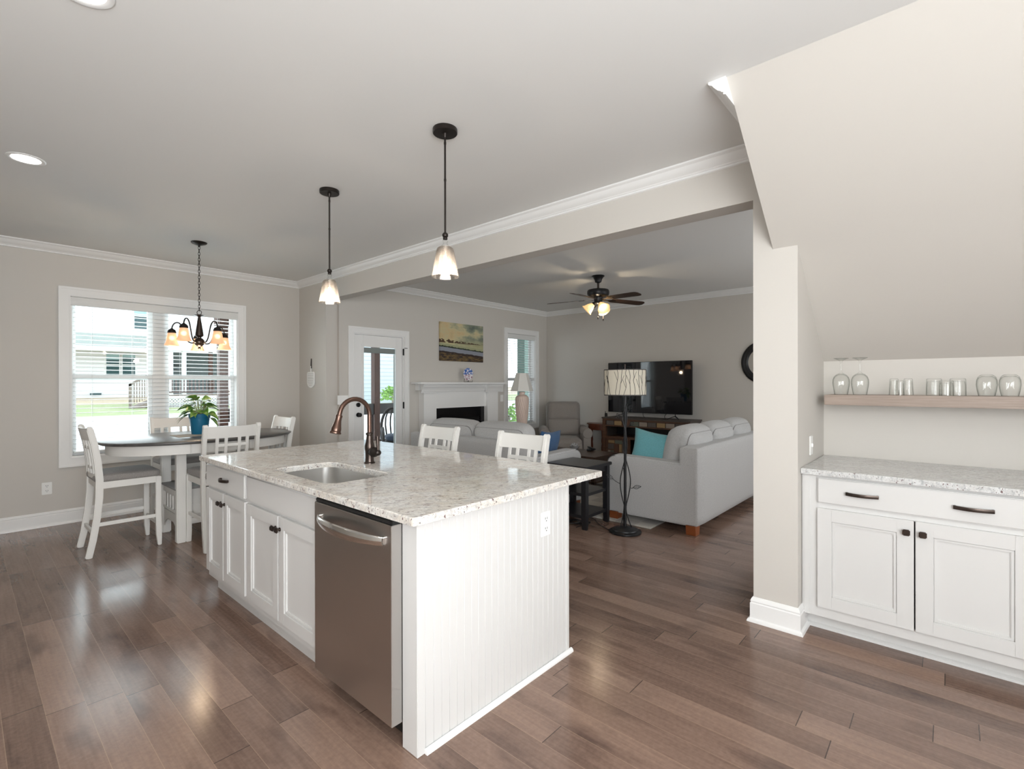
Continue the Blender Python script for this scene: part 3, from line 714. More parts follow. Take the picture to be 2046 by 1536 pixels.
# dishwasher
r = thing('dishwasher', 'stainless steel dishwasher with a curved bar handle in the island', 'dishwasher', (1.3, 1.866, 0))
x0 = 1.080
b = MB(); b.box(x0, x0+.0478, 1.5672, 2.1665, .095, .856, .0018); b.build('door', M['steel'], r)
MB().box(x0+.012, x0+.52, 1.570, 2.161, .10, .876, .003).build('tub', M['gasket'], r)
MB().box(x0+.004, x0+.040, 1.568, 2.163, .857, .874, .003).build('control_strip', M['gasket'], r)
MB().box(x0+.09, x0+.10, 1.57, 2.16, .005, .10).build('kick_plate', M['gasket'], r)
t = bmesh.new(); rings = []; n = 22
for i in range(n+1):
    s_ = i/n; y_ = 1.612+(2.119-1.612)*s_; d = .006+.050*(1-(2*s_-1)**2)**.8; hz = .017+.006*math.sin(PI*s_); zc = .795-.004
    rings.append([t.verts.new((x0-d-a*.007, y_, zc+c*hz)) for a, c in ((-1, -.8), (.2, -1), (1, -.4), (1.2, .2), (.6, .9), (-.6, 1), (-1.2, .4))])
for A, B in zip(rings[:-1], rings[1:]):
    for k_ in range(7): t.faces.new((A[k_], A[(k_+1) % 7], B[(k_+1) % 7], B[k_]))
t.faces.new(rings[0]); t.faces.new(rings[-1][::-1]); bmesh.ops.recalc_face_normals(t, faces=t.faces[:])
b = MB(); b._add(t); b.box(x0-.012, x0+.004, 1.608, 1.628, .775, .808, .004); b.box(x0-.012, x0+.004, 2.103, 2.123, .775, .808, .004); b.build('handle', M['chrome'], r, smooth=60)

# ------------------------------------------------------------------ niche cabinets
def niche_cab(label, y0, y1, full=True):
    ym = (y0+y1)/2; X0 = 3.190
    r = thing('base_cabinet', label, 'cabinet', (3.5, ym, 0), 'niche base cabinets')
    b = MB(); s = .04
    e = .10 if full else s
    b.box(X0, X0+.02, y0, y0+s, .093, .882); b.box(X0, X0+.02, y1-e, y1, .093, .882)
    for q0, q1 in ((.866, .882), (.093, .153), (.695, .730)): b.box(X0, X0+.02, y0+s, y1-e, q0, q1)
    b.box(X0+.02, 3.845, y0+.001, y0+.016, .093, .882); b.box(X0+.02, 3.845, y1-.016, y1-.001, .093, .882); b.box(X0+.02, 3.845, y0+.016, y1-.016, .094, .11)
    if full: b.box(X0-.006, X0+.01, y1-.042, y1-.002, .0935, .8815, .002); b.box(X0-.010, X0+.01, y1-.036, y1-.010, .094, .881, .002)
    b.build('carcass', M['cab'], r)
    b = MB(); b.box(3.272, 3.29, y0, y1, 0, .094); b.prism([(3.272, 0), (3.272, .020), (3.262, .018), (3.253, .010), (3.252, 0)], 'Y', y0, y1); b.build('toe_kick', M['cab'], r)
    a0, a1 = (y0+.035, y1-.078) if full else (y0+.035, y1-.035)
    am = (a0+a1)/2
    b = MB(); slab(b, X0, a0, a1, .728, .868); d = b.build('drawer', M['cab'], r)
    pull(d, X0-.019, am+.143, am+.286, .798); pull(d, X0-.019, am-.286, am-.143, .798)
    b = MB(); shaker(b, X0, am+.003, a1, .150, .700, f=.068); d = b.build('door', M['cab'], r); knob(d, X0-.019, am+.032, .642, r=.0155)
    b = MB(); shaker(b, X0, a0, am-.003, .150, .700, f=.068); d = b.build('door', M['cab'], r); knob(d, X0-.019, am-.032, .642, r=.0155)
niche_cab('white two-door cabinet with a wide two-handled drawer under the niche counter', -.325, .6275)
niche_cab('second white two-door cabinet in the niche, farther right beyond the picture edge', -1.248, -.326, False)
o = slab_hole(rrect(3.150, 3.848, -1.248, .6275, .004, 2), None, .884, .914, .004).build('niche_countertop', M['granite2'], smooth=12)
origin(o, (3.5, -.3, .884)); tag(o, 'pale grey streaked granite counter in the under-stair niche', 'countertop')
o = MB().box(3.565, 3.852, -1.23, .58, 1.258, 1.320, .002).build('floating_shelf', M['shelf']); origin(o, (3.7, -.3, 1.258))
tag(o, 'thick light walnut floating shelf holding glassware in the niche', 'shelf')
# glassware, all upside down on the shelf
def glassware(name, label, cat, x, y, prof, group, seg=32, parts=None):
    o = MB().lathe(prof, (0, 0, 0), seg).build(name, M['barware'], smooth=50); o.location = (x, y, 1.3205)
    tag(o, label, cat, group); return o
def shell(outer, t=.0018):
    inn = [(max(r_-t, .0), z-(t*1.5 if i > len(outer)/2 else 0)) for i, (r_, z) in enumerate(outer)]
    return outer, inn
wine = [(.036, 0), (.040, .025), (.0445, .055), (.046, .075), (.0445, .095), (.038, .113), (.026, .125), (.012, .133), (.0055, .140), (.0042, .150), (.0042, .195), (.006, .207), (.012, .215), (.030, .2235), (.040, .2265), (.040, .2285), (0, .2300)]
wine_in = [(0, .129), (.010, .128), (.025, .121), (.036, .110), (.0428, .094), (.0443, .075), (.0428, .055), (.0383, .025), (.0345, 0)]
def full(out, inn): return out[::-1]+[] if not inn else ([(0, out[-1][1])] if out[-1][0] > 0 else [])+out[::-1]+inn[::-1]
for y_, lb in ((.511, 'left upturned stemmed wine glass at the pillar end of the shelf'), (.413, 'right upturned stemmed wine glass beside its twin on the shelf')):
    glassware('wine_glass', lb, 'wine glass', 3.705, y_, full(wine, wine_in), 'upturned wine glasses on the shelf')
tum = [(.0235, 0), (.0195, .080), (.0185, .088), (.015, .090), (0, .090)]; tum_in = [(0, .078), (.016, .078), (.0218, 0)]
for (x_, y_, s_, lb) in ((3.72, .247, 1.08, 'small cut tumbler at the back left of the trio beside the wine glasses'), (3.665, .217, .95, 'smallest clear tumbler in front of two taller small tumblers'), (3.72, .181, 1.08, 'small cut tumbler at the back right of the small trio')):
    o = glassware('small_tumbler', lb, 'glass', x_, y_, [(a*s_, z*s_) for a, z in full(tum, tum_in)], 'small upturned tumblers', 16)
rk = [(.0360, 0), (.0355, .060), (.0345, .085), (.034, .093), (.030, .096), (0, .096)]; rk_in = [(0, .078), (.030, .080), (.0335, .06), (.0343, 0)]
for (x_, y_, s_, lb) in ((3.74, .066, 1.0, 'thick-based rocks glass at the left of the middle three'), (3.65, .012, .88, 'shorter rocks glass standing in front of two others'), (3.74, -.036, 1.0, 'thick-based rocks glass at the right of the middle three')):
    glassware('rocks_glass', lb, 'glass', x_, y_, [(a*s_, z*s_) for a, z in full(rk, rk_in)], 'upturned rocks glasses')
stl = [(.034, 0), (.040, .03), (.0435, .060), (.0420, .085), (.036, .103), (.026, .113), (.022, .115), (0, .115)]; stl_in = [(0, .107), (.02, .107), (.034, .099), (.040, .084), (.0415, .06), (.038, .03), (.0322, 0)]
for y_, lb in ((-.152, 'left rounded stemless wine glass near the right end of the shelf'), (-.241, 'rightmost rounded stemless wine glass on the shelf')):
    glassware('stemless_glass', lb, 'wine glass', 3.71, y_, full(stl, stl_in), 'upturned stemless glasses')
# ------------------------------------------------------------------ counter-height lattice-back chairs
def make_chair(label, group):
    t = thing('counter_chair', label, 'chair', (0, 0, 0), group)
    post = [(0, -.250, 0), (0, -.222, .14), (0, -.196, .32), (0, -.182, .48), (0, -.180, .62), (0, -.190, .76), (0, -.210, .90), (0, -.240, 1.035)]
    def py(z):
        for a, c in zip(post[:-1], post[1:]):
            if a[2] <= z <= c[2]: return a[1]+(c[1]-a[1])*(z-a[2])/(c[2]-a[2])
        return post[-1][1]
    for s in (-1, 1):
        b = MB(); b.bar([(s*.2085, p[1], p[2]) for p in post], .032, lambda k: .044+.010*math.sin(PI*min(1, k*1.2))*0+.012*max(0, .5-abs(k-.5)), .006)
        b.cyl((s*.2085, post[-1][1], 1.036), .0185, .032, 'X', 16)
        b.build('back_leg', M['chair'], t)
    for s in (-1, 1):
        b = MB(); b.bar([(s*.2045, .224, 0), (s*.2045, .219, .10), (s*.2045, .215, .25), (s*.2045, .215, .598)], .040, lambda k: .026+.014*min(1, k*3), .004)
        b.build('front_leg', M['chair'], t)
    b = MB()
    for s in (-1, 1): b.box(s*.205-.011, s*.205+.011, -.185, .20, .546, .600, .002)
    b.box(-.20, .20, .204, .226, .546, .600, .002); b.box(-.20, .20, -.195, -.173, .546, .600, .002)
    b.build('apron', M['chair'], t)
    b = MB()
    for s in (-1, 1): b.box(s*.205-.009, s*.205+.009, -.20, .21, .244, .272, .002)
    b.box(-.20, .20, .208, .226, .172, .204, .002); b.box(-.20, .20, py(.19)-.009, py(.19)+.009, .175, .207, .002)
    b.build('stretcher', M['chair'], t)
    # curved top rail
    def rail(b, z0, z1, th, bow, x0=-.195, x1=.195, scoop=0):
        n = 10; A = []
        tt = bmesh.new()
        for i in range(n+1):
            u = i/n; x = x0+(x1-x0)*u; q = 4*u*(1-u); y0_, y1_ = py(z0)-bow*q, py(z1)-bow*q
            A.append([tt.verts.new((x, y0_-th/2, z0)), tt.verts.new((x, y0_+th/2, z0)), tt.verts.new((x, y1_+th/2, z1-scoop*q)), tt.verts.new((x, y1_-th/2, z1-scoop*q))])
        for p, q in zip(A[:-1], A[1:]):
            for k_ in range(4): tt.faces.new((p[k_], p[(k_+1) % 4], q[(k_+1) % 4], q[k_]))
        tt.faces.new(A[0][::-1]); tt.faces.new(A[-1]); bmesh.ops.recalc_face_normals(tt, faces=tt.faces[:]); b._add(tt)
    b = MB(); rail(b, .940, 1.042, .022, .030, scoop=.006); rl = b.build('top_rail', M['chair'], t)
    b = MB()
    for x in (-.118, -.052, .052, .118):
        u = (x+.195)/.39; q = 4*u*(1-u)*.028
        b.bar([(x, py(z)-q, z) for z in (.64, .75, .85, .945)], .024, .014, .002)
    
    for z0_, z1_ in ((.866, .890), (.700, .722)):
        for xa, xb in zip((-.118, -.052, .052), (-.052, .052, .118)):
            ua, ub = (xa+.195)/.39, (xb+.195)/.39; qa, qb = 4*ua*(1-ua)*.028, 4*ub*(1-ub)*.028; zc = (z0_+z1_)/2
            b.prism([(xa, py(zc)-qa-.006), (xb, py(zc)-qb-.006), (xb, py(zc)-qb+.006), (xa, py(zc)-qa+.006)], 'Z', z0_, z1_)
    rail(b, .628, .664, .018, .028)
    b.build('lattice', M['chair'], t, smooth=30)
    MB().rbox((0, .012, .626), (.218, .222, .032), .026, 10, (0, 0, .010)).build('seat_cushion', M['seat'], t, smooth=80)
    return t
G1 = 'counter-height chairs around the oval table'; G2 = 'bar stools along the island'
c0 = make_chair('white lattice-back chair at the left end of the table, turned side-on', G1)
# feet fitted on the floor: the chair faces its local +Y
c0.location = (.938, 5.345, 0); c0.rotation_euler = (0, 0, -PI/2)
dup(c0, (1.560, 4.822, 0), 0, 'white lattice-back chair between the island and the table, its back to us', G1)
dup(c0, (1.535, 5.925, 0), PI, 'white lattice-back chair on the window side of the table behind the plant', G1)
dup(c0, (2.080, 5.320, 0), PI/2, 'white lattice-back chair at the far right end of the oval table', G1)
dup(c0, (2.375, 3.110, 0), PI/2, 'white lattice-back stool at the island nearer the dining side, in front of the fireplace', G2)
dup(c0, (2.375, 2.220, 0), PI/2, 'white lattice-back stool at the island nearer the black side table', G2)

# ------------------------------------------------------------------ oval dining table
tcx, tcy = 1.55, 5.31
r = thing('dining_table', 'oval counter-height table with dark grey top and antique white pedestal', 'dining table', (tcx, tcy, 0))
def oval(a, c, n=64, p=2.25):
    return [(tcx+a*math.copysign(abs(math.cos(2*PI*i/n))**(2/p), math.cos(2*PI*i/n)), tcy+c*math.copysign(abs(math.sin(2*PI*i/n))**(2/p), math.sin(2*PI*i/n))) for i in range(n)]
b = MB(); O = [oval(.775, .538), oval(.785, .548), oval(.785, .548), oval(.770, .533)]; Z = [.914, .908, .898, .886]
t = bmesh.new(); R = [[t.verts.new((x, y, z)) for x, y in P_] for P_, z in zip(O, Z)]
for A, B in zip(R[:-1], R[1:]):
    for i in range(64): t.faces.new((A[i], B[i], B[(i+1) % 64], A[(i+1) % 64]))
t.faces.new(R[0]); t.faces.new(R[-1][::-1]); bmesh.ops.recalc_face_normals(t, faces=t.faces[:]); b._add(t)
b.build('table_top', M['tabletop'], r, smooth=50)
b = MB(); t = bmesh.new(); Oa, Ob = oval(.725, .49), oval(.700, .465)
R = [[t.verts.new((x, y, z)) for x, y in P_] for P_, z in ((Oa, .886), (Oa, .800), (Ob, .800), (Ob, .886))]
for A, B in zip(R, R[1:]+R[:1]):
    for i in range(64): t.faces.new((A[i], B[i], B[(i+1) % 64], A[(i+1) % 64]))
bmesh.ops.recalc_face_normals(t, faces=t.faces[:]); b._add(t)
for s in (-1, 1):
    for xx in (tcx-.235, tcx+.235): b.box(xx-.0015, xx+.0015, tcy+s*.487-.005, tcy+s*.487+.005, .80, .886)
b.build('apron', M['chair'], r, smooth=50)
px0, px1, py0, py1 = 1.275, 1.825, 5.035, 5.575
for X_ in (px0, px1):
    for Y_ in (py0, py1):
        MB().box(X_-.010 if X_ == px0 else X_-.065, X_+.065 if X_ == px0 else X_+.010, Y_ if Y_ == py0 else Y_-.065, Y_+.065 if Y_ == py0 else Y_, 0, .80, .008).build('leg', M['chair'], r)
b = MB(); b.box(px0+.02, px1-.02, py0+.055, py1-.055, .14, .455, .002)
for z in (.165, .245, .325, .405): b.box(px0+.03, px1-.03, py0+.050, py1-.050, z, z+.068, .003)
for yy in (py0+.065, py1-.065):      # louvred side panel and arched foot rail on the ends
    pass
for X_, s in ((px0+.012, -1), (px1-.012, 1)):
    b.box(min(X_, X_+s*.01), max(X_, X_+s*.01), py0+.065, py1-.065, .40, .45, .002)
    for k_ in range(5):
        yy = py0+.10+k_*.085; b.box(min(X_, X_+s*.008), max(X_, X_+s*.008), yy, yy+.012, .27, .39, .001)
    b.box(min(X_, X_+s*.012), max(X_, X_+s*.012), py0+.065, py1-.065, .245, .27, .002)
    n = 12; poly = [(py0+.065, .235)]+[(py0+.065+(py1-py0-.13)*i/n, .07+.10*math.sin(PI*i/n)**.6) for i in range(n+1)]+[(py1-.065, .235)]
    b.prism(poly, 'X', X_-.006, X_+.006)
b.build('storage_base', M['chair'], r)
MB().box(px0-.012, px1+.012, py0+.03, py1-.03, .455, .475, .004).build('shelf_top', mat('grey_shelf_top', (.28, .27, .26), .45), r)
o = MB().box(1.315, 1.775, 5.185, 5.455, .9142, .9172, .001).build('placemat', M['burlap']); origin(o, (1.5, 5.3, .9142)); tag(o, 'tan woven placemat under the blue plant pot', 'placemat')
r = thing('potted_pothos', 'trailing pothos plant in a teal blue plastic pot on the dining table', 'potted plant', (1.545, 5.40, .9173))
pc = (1.545, 5.40)
MB().lathe([(0, .9175), (.066, .9175), (.068, .922), (.084, 1.065), (.088, 1.067), (.0895, 1.080), (.0905, 1.083), (.092, 1.104), (.098, 1.106), (.099, 1.111), (.094, 1.112), (.088, 1.106), (.083, 1.070), (.062, .925), (0, .925)], (*pc, 0), 40).build('pot', M['blue'], r)
MB().lathe([(0, 1.088), (.086, 1.086), (.086, 1.07), (0, 1.07)], (*pc, 0)).build('soil', M['soil'], r)
random.seed(11)
def leaf(b, c, dirv, L, Wd, droop, roll):
    t = bmesh.new(); n = 8; d = Vector(dirv).normalized(); side = d.cross(Vector((0, 0, 1))).normalized(); up = side.cross(d).normalized()
    side = side*math.cos(roll)+up*math.sin(roll); up = side.cross(d).normalized(); rows = []
    for i in range(n+1):
        u = i/n; wv = Wd*(math.sin(PI*min(1, u**.62))**.9)*(1-.25*u) if 0 < u < 1 else 0
        p = Vector(c)+d*L*u+Vector((0, 0, -1))*droop*L*u*u
        rows.append([t.verts.new(p+side*wv*k_*.5+up*abs(k_)*wv*.14) for k_ in (-1, 0, 1)] if wv > 0 else [t.verts.new(p)])
    for A, B in zip(rows[:-1], rows[1:]):
        if len(A) == 1: t.faces.new((A[0], B[0], B[1])); t.faces.new((A[0], B[1], B[2]))
        elif len(B) == 1: t.faces.new((A[0], B[0], A[1])); t.faces.new((A[1], B[0], A[2]))
        else:
            t.faces.new((A[0], B[0], B[1], A[1])); t.faces.new((A[1], B[1], B[2], A[2]))
    b._add(t)
right = Vector((.664, -.748, 0)); fwd = Vector((.748, .664, 0))
spec = [(-.9, 0, .02, .115, .8), (-.75, -.4, -.02, .11, 1.0), (-.85, .5, .06, .10, .5), (-.55, -.6, .02, .12, .9), (-.35, -.5, .10, .11, .4), (-.3, .3, .16, .12, .1), (.0, -.3, .17, .12, .0), (.1, .4, .15, .10, .2),
        (.35, -.3, .15, .11, .2), (.55, .2, .10, .12, .5), (.65, -.5, .05, .12, .8), (.85, -.1, .0, .12, .9), (.5, -.7, .06, .11, .6), (-.1, -.7, .07, .11, .5), (-.6, .1, .11, .11, .3), (.3, .7, .08, .10, .4), (-.2, .8, .08, .10, .4), (.1, -.8, .02, .10, .8), (1.05, -.25, -.055, .115, 1.2), (-1.0, -.3, -.035, .09, 1.3), (-.15, -.2, .19, .11, -.1), (.25, .0, .18, .10, .1), (-.45, -.15, .15, .11, .2), (.45, -.45, .12, .11, .3), (-.7, -.25, .08, .12, .5), (-.25, -.85, .03, .10, .9), (.35, -.85, .03, .10, .9), (.75, .25, .06, .11, .6)]
sb = MB()
lv = []
for (a, c_, z, L, dr) in spec:
    d = right*a+fwd*c_; dn = d.normalized(); rad = .085*max(.4, d.length)
    st = Vector((pc[0], pc[1], 1.09))+dn*.012; en = Vector((pc[0], pc[1], 1.115+z*.75))+d*.095
    mid = (st+en)/2+Vector((0, 0, .035)); sb.tube([st, mid, en], .0022, 6, 2)
    lv.append((en, (dn.x, dn.y, .30-dr*.35), L, L*.78, .25+dr*.35, random.uniform(-.7, .7)))
sb.build('stems', M['stem'], r)
for q in lv:
    b = MB(); leaf(b, *q); b.build('leaf', M['leaf'], r, smooth=80)
# ------------------------------------------------------------------ things on the walls of the dining side
r = thing('hanging_plaque', 'small white paddle-shaped plaque with fine print hanging by a ribbon on the stub wall', 'wall plaque', (XB, 6.292, 1.56))
n = 10; hy = .100; P = [(6.285+hy-.03+.03*math.cos(PI/2*i/4), 1.525+.03*math.sin(PI/2*i/4)) for i in range(5)]+[(6.285-hy+.03-.03*math.sin(PI/2*i/4), 1.525+.03*math.cos(PI/2*i/4)) for i in range(5)]+[(6.285+hy*math.cos(PI+PI*i/n), 1.415+.070*math.sin(PI+PI*i/n)) for i in range(n+1)]
MB().prism(P, 'X', XB-.016, XB-.002, bev=.003).box(XB-.015, XB-.003, 6.274, 6.296, 1.545, 1.635, .004).build('board', M['plastic'], r)
b = MB()
for i in range(8):
    hw = .078 if i < 6 else .078-.018*(i-5); b.box(XB-.0166, XB-.0158, 6.285-hw*(1-.25*((i*7) % 3)/3), 6.285+hw, 1.528-i*.022, 1.5325-i*.022)
b.build('lettering', mat('grey_print', (.42, .41, .40), .6), r)
b = MB(); b.tube([(XB-.008, 6.276, 1.60), (XB-.006, 6.280, 1.68), (XB-.004, 6.284, 1.745), (XB-.006, 6.290, 1.68), (XB-.008, 6.294, 1.59)], .006, 6, 1); b.build('ribbon', M['wicker'], r)

# ------------------------------------------------------------------ lamps overhead
def pendant(label, x, y):
    r = thing('pendant_light', label, 'pendant light', (x, y, 1.972), 'glass pendants over the island')
    MB().lathe([(0, H), (.066, H), (.067, H-.003), (.067, H-.022), (.064, H-.025), (.014, H-.026), (.011, H-.040), (.008, H-.048), (0, H-.048)], (x, y, 0), 40).build('canopy', M['darkbronze'], r)
    b = MB(); b.cyl((x, y, (H-.03+2.215)/2), .0055, H-.03-2.215, seg=14)
    for z in (2.70, 2.50): b.cyl((x, y, z), .0068, .012, seg=14)
    b.ball((x, y, 2.200), .0165); b.cyl((x, y, 2.181), .012, .008); b.build('rod', M['darkbronze'], r)
    MB().lathe([(0, 2.178), (.010, 2.177), (.016, 2.168), (.010, 2.158), (.013, 2.150), (.022, 2.142), (.024, 2.136), (0, 2.134)], (x, y, 0), 24).build('glass_finial', M['barware'], r)
    MB().cyl((x, y, 2.107), .018, .054, seg=20).lathe([(0, 2.135), (.030, 2.135), (.030, 2.131), (0, 2.131)], (x, y, 0)).build('socket', M['chrome'], r)
    MB().lathe([(.024, 2.136), (.036, 2.134), (.044, 2.127), (.048, 2.115), (.0735, 1.973), (.0715, 1.973), (.046, 2.114), (.042, 2.124), (.035, 2.131), (.024, 2.133)], (x, y, 0), 40, closed=True).build('shade', M['seeded'], r, smooth=60)
    MB().lathe([(0, 2.024), (.009, 2.025), (.0155, 2.033), (.017, 2.044), (.013, 2.060), (.009, 2.080), (0, 2.081)], (x, y, 0), 20).build('bulb', M['bulb'], r, smooth=80)
    point('pendant_glow', (x, y, 1.972), 2.2, (1, .88, .76), .03)
pendant('nearer seeded-glass pendant lamp hanging over the island, right of the other', 1.764, 2.052)
pendant('farther seeded-glass pendant lamp hanging over the island, toward the dining table', 1.767, 3.314)
# chandelier
cx, cy = 1.565, 5.471
r = thing('chandelier', 'bronze five-arm chandelier with amber glass shades over the dining table', 'chandelier', (cx, cy, 1.72))
MB().lathe([(0, H), (.068, H), (.069, H-.004), (.060, H-.014), (.030, H-.026), (.010, H-.032), (.009, H-.046), (0, H-.048)], (cx, cy, 0), 36).build('canopy', M['darkbronze'], r)
b = MB(); z = H-.055; k_ = 0
while z > 2.115:
    pts = []
    for i in range(13):
        a = 2*PI*i/12; u, v_ = .0085*math.cos(a), .019*math.sin(a); pts.append((cx+(u if k_ % 2 == 0 else 0), cy+(0 if k_ % 2 == 0 else u), z+v_))
    b.tube(pts, .0022, 6, cap=False); z -= .0285; k_ += 1
pts = [(cx+.022*math.cos(2*PI*i/16)*.664, cy-.022*math.cos(2*PI*i/16)*.748, 2.092+.022*math.sin(2*PI*i/16)) for i in range(17)]
b.tube(pts, .003, 6, cap=False)
b.build('chain', M['darkbronze'], r)
MB().lathe([(0, 2.078), (.012, 2.076), (.044, 2.068), (.046, 2.065), (.020, 2.057), (.012, 2.050), (.014, 2.03), (.034, 1.890), (.036, 1.868), (.028, 1.858), (.016, 1.852), (.016, 1.845), (.030, 1.838), (.043, 1.820), (.0455, 1.802), (.040, 1.782), (.022, 1.764), (.010, 1.757), (.010, 1.748), (.014, 1.743), (.010, 1.737), (.004, 1.728), (0, 1.722)], (cx, cy, 0), 36).build('stem', M['bronze'], r)
yaw = math.radians(48.38)
rt = Vector((math.cos(yaw), -math.sin(yaw))); fw = Vector((math.sin(yaw), math.cos(yaw)))
yc = math.atan2(cx, cy); rc = Vector((math.cos(yc), -math.sin(yc))); fc = Vector((math.sin(yc), math.cos(yc)))
for q in (94, 22, 166, -50, -122):
    a = math.radians(q); d = rc*math.cos(a)+fc*math.sin(a)
    pts = [(.035, 1.800), (.070, 1.790), (.105, 1.815), (.126, 1.88), (.145, 1.955), (.175, 1.990), (.210, 1.980), (.228, 1.945), (.230, 1.915)]
    tz = -.032*math.sin(a)-.010*math.cos(a)                      # the arm ring hangs a little out of level
    MB().tube([(cx+d.x*u, cy+d.y*u, z_+tz*max(0, u-.035)/.195) for u, z_ in pts], .0060, 8, 2).build('arm', M['darkbronze'], r)
    sx_, sy_ = cx+d.x*.230, cy+d.y*.230
    MB().lathe([(0, 1.932), (.008, 1.930), (.012, 1.924), (.026, 1.916), (.035, 1.900), (.0365, 1.884), (0, 1.884)], (sx_, sy_, tz), 24).build('cap', M['darkbronze'], r)
    MB().lathe([(.031, 1.886), (.035, 1.878), (.041, 1.850), (.045, 1.820), (.050, 1.795), (.060, 1.772), (.064, 1.766), (.062, 1.765), (.047, 1.793), (.042, 1.820), (.038, 1.850), (.031, 1.880)], (sx_, sy_, tz), 32, closed=True).build('shade', M['amber'], r, smooth=60)
    MB().ball((sx_, sy_, 1.835+tz), .022).build('bulb', M['bulb'], r, smooth=80)
point('chandelier_glow', (cx, cy, 1.70), 5, (1, .74, .48), .03)
# recessed cans
for x, y, lb in ((.280, 4.235, 'recessed downlight in the ceiling near the left edge, closer to the dining table'), (.29, 2.27, 'recessed downlight at the top edge of the picture, cut by the frame')):
    r = thing('recessed_light', lb, 'ceiling light', (x, y, H-.004), 'recessed kitchen downlights')
    MB().lathe([(.066, H-.0005), (.092, H-.0005), (.092, H-.004), (.086, H-.007), (.070, H-.004), (.066, H-.0005)], (x, y, 0), 40).build('trim_ring', M['trim'], r)
    MB().lathe([(0, H-.0035), (.069, H-.0035), (.069, H-.001), (0, H-.001)], (x, y, 0), 36).build('lens', M['can'], r)
    l = bpy.data.lights.new('downlight', 'SPOT'); l.energy = 14; l.spot_size = math.radians(115); l.spot_blend = .6; l.color = (1, .93, .84); l.shadow_soft_size = .06
    o = bpy.data.objects.new('downlight', l); C.objects.link(o); o.location = (x, y, H-.02)
# ceiling fan
cx, cy = 5.464, 3.371
r = thing('ceiling_fan', 'dark bronze five-blade ceiling fan with lit cream bell shades in the living room', 'ceiling fan', (cx, cy, 2.18))
MB().lathe([(0, H), (.080, H), (.082, H-.008), (.066, H-.020), (.048, H-.050), (.040, H-.082), (.016, H-.090), (.016, H-.100), (0, H-.10)], (cx, cy, 0), 36).build('canopy', M['black'], r)
MB().cyl((cx, cy, 2.655), .013, .10).build('downrod', M['bronze'], r)
MB().lathe([(0, 2.622), (.022, 2.620), (.030, 2.606), (.090, 2.604), (.132, 2.594), (.141, 2.578), (.141, 2.545), (.130, 2.520), (.100, 2.505), (.060, 2.498), (.055, 2.480), (.052, 2.440), (.056, 2.425), (.040, 2.410), (0, 2.405)], (cx, cy, 0), 40).build('motor_housing', M['black'], r)
m = mat('fan_blade_dark_wood', (.05, .03, .022), .4)
yc = math.atan2(cx, cy); rc = Vector((math.cos(yc), -math.sin(yc))); fc = Vector((math.sin(yc), math.cos(yc)))
for q in (28, 100, 172, -116, -44):
    a = math.radians(q); d = rc*math.cos(a)+fc*math.sin(a); ang = math.atan2(d.y, d.x)
    Mx = Matrix.Translation((cx, cy, 2.478)) @ Matrix.Rotation(ang, 4, 'Z') @ Matrix.Rotation(math.radians(2.2), 4, 'Y') @ Matrix.Rotation(math.radians(-11), 4, 'X')
    MB().prism([(.185, -.052), (.20, -.058), (.60, -.068), (.645, -.060), (.668, -.030), (.668, .030), (.645, .060), (.60, .068), (.20, .058), (.185, .052)], 'Z', -.003, .003, M=Mx).build('blade', m, r, smooth=25)
    MB().prism([(.06, -.016), (.13, -.010), (.19, -.040), (.25, -.020), (.25, .020), (.19, .040), (.13, .010), (.06, .016)], 'Z', -.008, -.003, M=Mx).build('blade_bracket', M['bronze'], r)
for q in (180, -62, 58):
    a = math.radians(q); d = rc*math.cos(a)+fc*math.sin(a)
    o_ = Vector((cx+d.x*.045, cy+d.y*.045, 2.43)); tl = math.radians(64)
    Mx = Matrix.Translation(o_) @ Matrix.Rotation(math.atan2(d.y, d.x), 4, 'Z') @ Matrix.Rotation(math.radians(180)-tl*.75, 4, 'Y')
    MB().lathe([(0, 0), (.020, 0), (.026, .012), (.028, .026), (0, .026)], M=Mx).build('shade_fitter', M['black'], r)
    MB().lathe([(.024, .020), (.032, .040), (.048, .070), (.058, .100), (.066, .125), (.080, .140), (.077, .140), (.063, .126), (.055, .100), (.045, .070), (.029, .042), (.022, .024)], M=Mx, seg=32, closed=True).build('shade', M['fanshade'], r, smooth=60)
    MB().lathe([(0, .03), (.02, .05), (.026, .075), (.018, .10), (0, .108)], M=Mx, seg=16).build('bulb', M['bulb'], r, smooth=80)
for u, z0_, z1_ in ((-.012, 2.41, 2.245), (.055, 2.43, 2.225)):
    p = Vector((cx+rt.x*u-fw.x*.05, cy+rt.y*u-fw.y*.05))
    MB().cyl((p.x, p.y, (z0_+z1_)/2), .0016, z0_-z1_, seg=6).lathe([(0, z1_+.006), (.005, z1_), (.008, z1_-.018), (.005, z1_-.030), (0, z1_-.034)], (p.x, p.y, 0), 12).build('pull_chain', M['bronze'], r)
point('fan_glow', (cx, cy, 2.27), 5, (1, .80, .55), .03)

